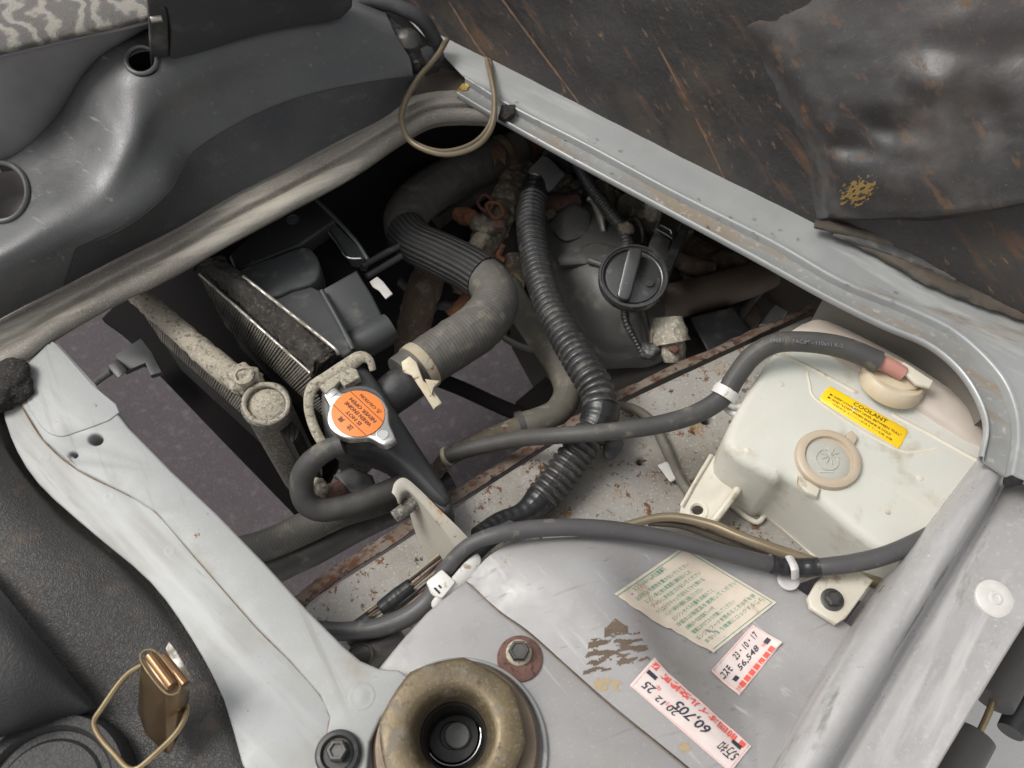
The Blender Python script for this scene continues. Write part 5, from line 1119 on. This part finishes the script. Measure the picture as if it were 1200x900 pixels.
for a_, b_ in (((.05, .03), (.97, .03)), ((.97, .03), (.97, .97)), ((.97, .97), (.03, .97)),):
    n_ = 24
    tube('printed_line', [Sg.at(a_[0] + (b_[0] - a_[0]) * k / n_, a_[1] + (b_[1] - a_[1]) * k / n_, .5) for k in range(n_ + 1)], .28, 'ink_green', cl_, seg=6)

def service(lbl, corners, pen, red, seed):
    Sv = Sheet(*corners, on_wing, .7, 3.0)
    o = thing('service_sticker', lbl, 'sticker', on_wing(*Sv.px(.5, .5)), 'oil change stickers')
    Sv.base('sticker_sheet', 'paper_white', o, off=.5, n=20, m=12)
    bl_ = [Sv.at(u, v, .8) for u, v in ((.02, .03), (.98, .03), (.98, .97), (.02, .97))]
    pts = []
    for (u0, v0), (u1, v1) in (((.02, .03), (.98, .03)), ((.98, .03), (.98, .97)), ((.98, .97), (.02, .97)), ((.02, .97), (.02, .03))):
        tube('printed_line', [Sv.at(u0 + (u1 - u0) * k / 10, v0 + (v1 - v0) * k / 10, .7) for k in range(11)], .22, 'ink_pink', o, seg=5)
    rs = random.Random(seed)
    Sv.write(red, 'ink_red', o, off=.8)
    Sv.write(pen, 'ink_pen', o, off=.9, name='handwriting')
    return Sv, o
Sv, o1 = service('smaller red and white service sticker with blue-black handwriting, touching the caution label', [(866, 816), (916, 754), (882, 732), (831, 788)],
    [('23・10・17', .40, .66, .52, .20, .25, .012), ('56,548', .30, .36, .46, .20, .25, .014), ('ｺｽﾓ', .04, .56, .22, .22, .2, .014), ('■', .12, .30, .09, .12), ('■', .86, .30, .09, .14)],
    [('■■■■■■■', .12, .05, .76, .15), ('交換', .04, .07, .07, .12), ('距離', .80, .32, .06, .1)], 3)
Sv, o2 = service('longer red and white service sticker below the torn residue patch', [(880, 875), (764, 773), (738, 803), (855, 905)],
    [('5万ｷﾛ', .03, .40, .17, .34, .25, .014), ('60,705', .32, .32, .34, .36, .25, .016), ('20', .58, .62, .10, .22, .25, .014), ('25', .83, .55, .1, .26, .2, .014), ('12', .71, .66, .08, .18, .2, .012), ('■', .88, .30, .09, .12), ('■', .05, .20, .09, .12)],
    [('前回オイル交換時', .12, .06, .76, .20, 0, .03), ('年', .80, .44, .05, .14), ('■', .04, .06, .05, .15), ('月', .66, .62, .04, .12), ('■', .92, .06, .05, .15)], 5)

# torn sticker residue: jagged scraps left on the paint
def scraps(name, lbl, quad, mat, thr, seed, n=44, freq=(26, 9), surf=None, parent=None):
    Sx = Sheet(*quad, surf or on_wing); V = []; F = []; ix = {}
    for i in range(n):
        for j in range(n):
            u, v = (j + .5) / n, (i + .5) / n
            q = noise.fractal(Vector((u * freq[0] * .35 + seed, v * freq[1] * .8, seed)), .8, 2, 4) + thr(u, v)
            if q < 0: continue
            f = []
            for dj, di in ((0, 0), (1, 0), (1, 1), (0, 1)):
                k = (j + dj, i + di)
                if k not in ix:
                    w = Vector((k[0], k[1], seed)) * .9
                    ix[k] = len(V); V.append(Sx.at((k[0] + .4 * noise.noise(w)) / n, (k[1] + .4 * noise.noise(w * 1.3)) / n, .3))
                f.append(ix[k])
            F.append(tuple(f))
    if parent is not None: return mesh(name, V, F, mat, parent, smooth=None)
    return mesh(name, V, F, mat, None, smooth=None, label=lbl, cat='residue')
def torn(u, v):
    e = min(u, 1 - u, v, 1 - v)
    if v > .66: return (.5 if .30 < u < .72 and (v - .66) < .34 - abs(u - .5) * .9 else -1)
    if u < .22 and v > .34: return .35 if (u > .04 and v < .6) else -.6
    return (-.02 + .25 * math.sin(v * 34 + u * 5) - max(0, .07 - e) * 6)
scraps('sticker_residue', 'brown torn sticker residue streaks on the grey wing', [(683, 792), (762, 774), (752, 722), (690, 728)], 'residue', torn, 2.0, n=56, freq=(11, 12))
for k, (x, y, r) in enumerate(((649, 748, 9), (705, 801, 12), (722, 804, 9), (663, 762, 6), (802, 876, 9))):
    Sx = scraps('glue_stain', ['tan glue spot beside the rusty bolt', 'tan glue spot under the torn residue', 'small tan glue spot under the residue patch', 'faint tan glue spot near the seam', 'tan glue spot below the longer service sticker', ][k],
        [(x - r, y + r), (x + r, y + r), (x + r, y - r), (x - r, y - r)], 'residue_tan', lambda u, v: .35 - ((u - .5) ** 2 + (v - .5) ** 2) * 3.2, 11.0 + k, n=14, freq=(9, 4)) if x > 690 or y < 0 else None

scraps('paint_spot', None, [(974, 246), (1022, 240), (1036, 204), (992, 206)], 'ochre', lambda u, v: .30 - ((u - .5) ** 2 + (v - .5) ** 2) * 3.0, 4.0, n=44, freq=(26, 12), surf=make_surf(pan_box), parent=pan)
# ================================================================== outside the sill
so_ = thing('step_rubber', 'dark grey side step tube outside the sill', 'step', (1180, 800, -200))
tube('step_tube', [(1262, 650, -150), (1222, 715, -150), (1190, 772, -150), (1164, 822, -150)], [24, 24, 24, 23], 'step_grey', so_, seg=26)
tube('step_tube', [(1142, 862, -160), (1120, 900, -160), (1090, 950, -160)], [24, 25, 25], 'step_grey', so_, seg=26)
tube('step_rod', [(1168, 812, -150), (1152, 850, -155), (1136, 880, -160)], 4, 'wire_gold', so_, seg=10)
tube('step_cap', [(1218, 800, -170), (1200, 830, -170), (1184, 858, -170)], [16, 17, 15], 'black_plastic', so_, seg=20)

# rain beads left on the rear rail
on_rail = make_surf(rear_rail); rs = random.Random(21); V, F = [], []
for k in range(46):
    t = rs.random(); x = 590 + 590 * t; y = 100 + 290 * t + rs.uniform(8, 50)
    c_ = on_rail(x, y, 0.0)
    if c_.z < .004: continue
    r = rs.uniform(.0006, .0019); ex = rs.uniform(.8, 1.25); b0 = len(V)
    for i, (q, h) in enumerate(((1.0, -.05), (.93, .22), (.7, .42), (.36, .54))):
        for j in range(12):
            a = 2 * math.pi * j / 12; V.append(c_ + Vector((math.cos(a) * r * q * ex, math.sin(a) * r * q / ex, h * r)))
    V.append(c_ + Vector((0, 0, r * .58)))
    for i in range(3):
        for j in range(12):
            F.append((b0 + i * 12 + j, b0 + i * 12 + (j + 1) % 12, b0 + i * 12 + 12 + (j + 1) % 12, b0 + i * 12 + 12 + j))
    for j in range(12): F.append((b0 + 36 + j, b0 + 36 + (j + 1) % 12, b0 + 48))
mesh('water_beads', V, F, 'water', body, smooth=180, kind='stuff')
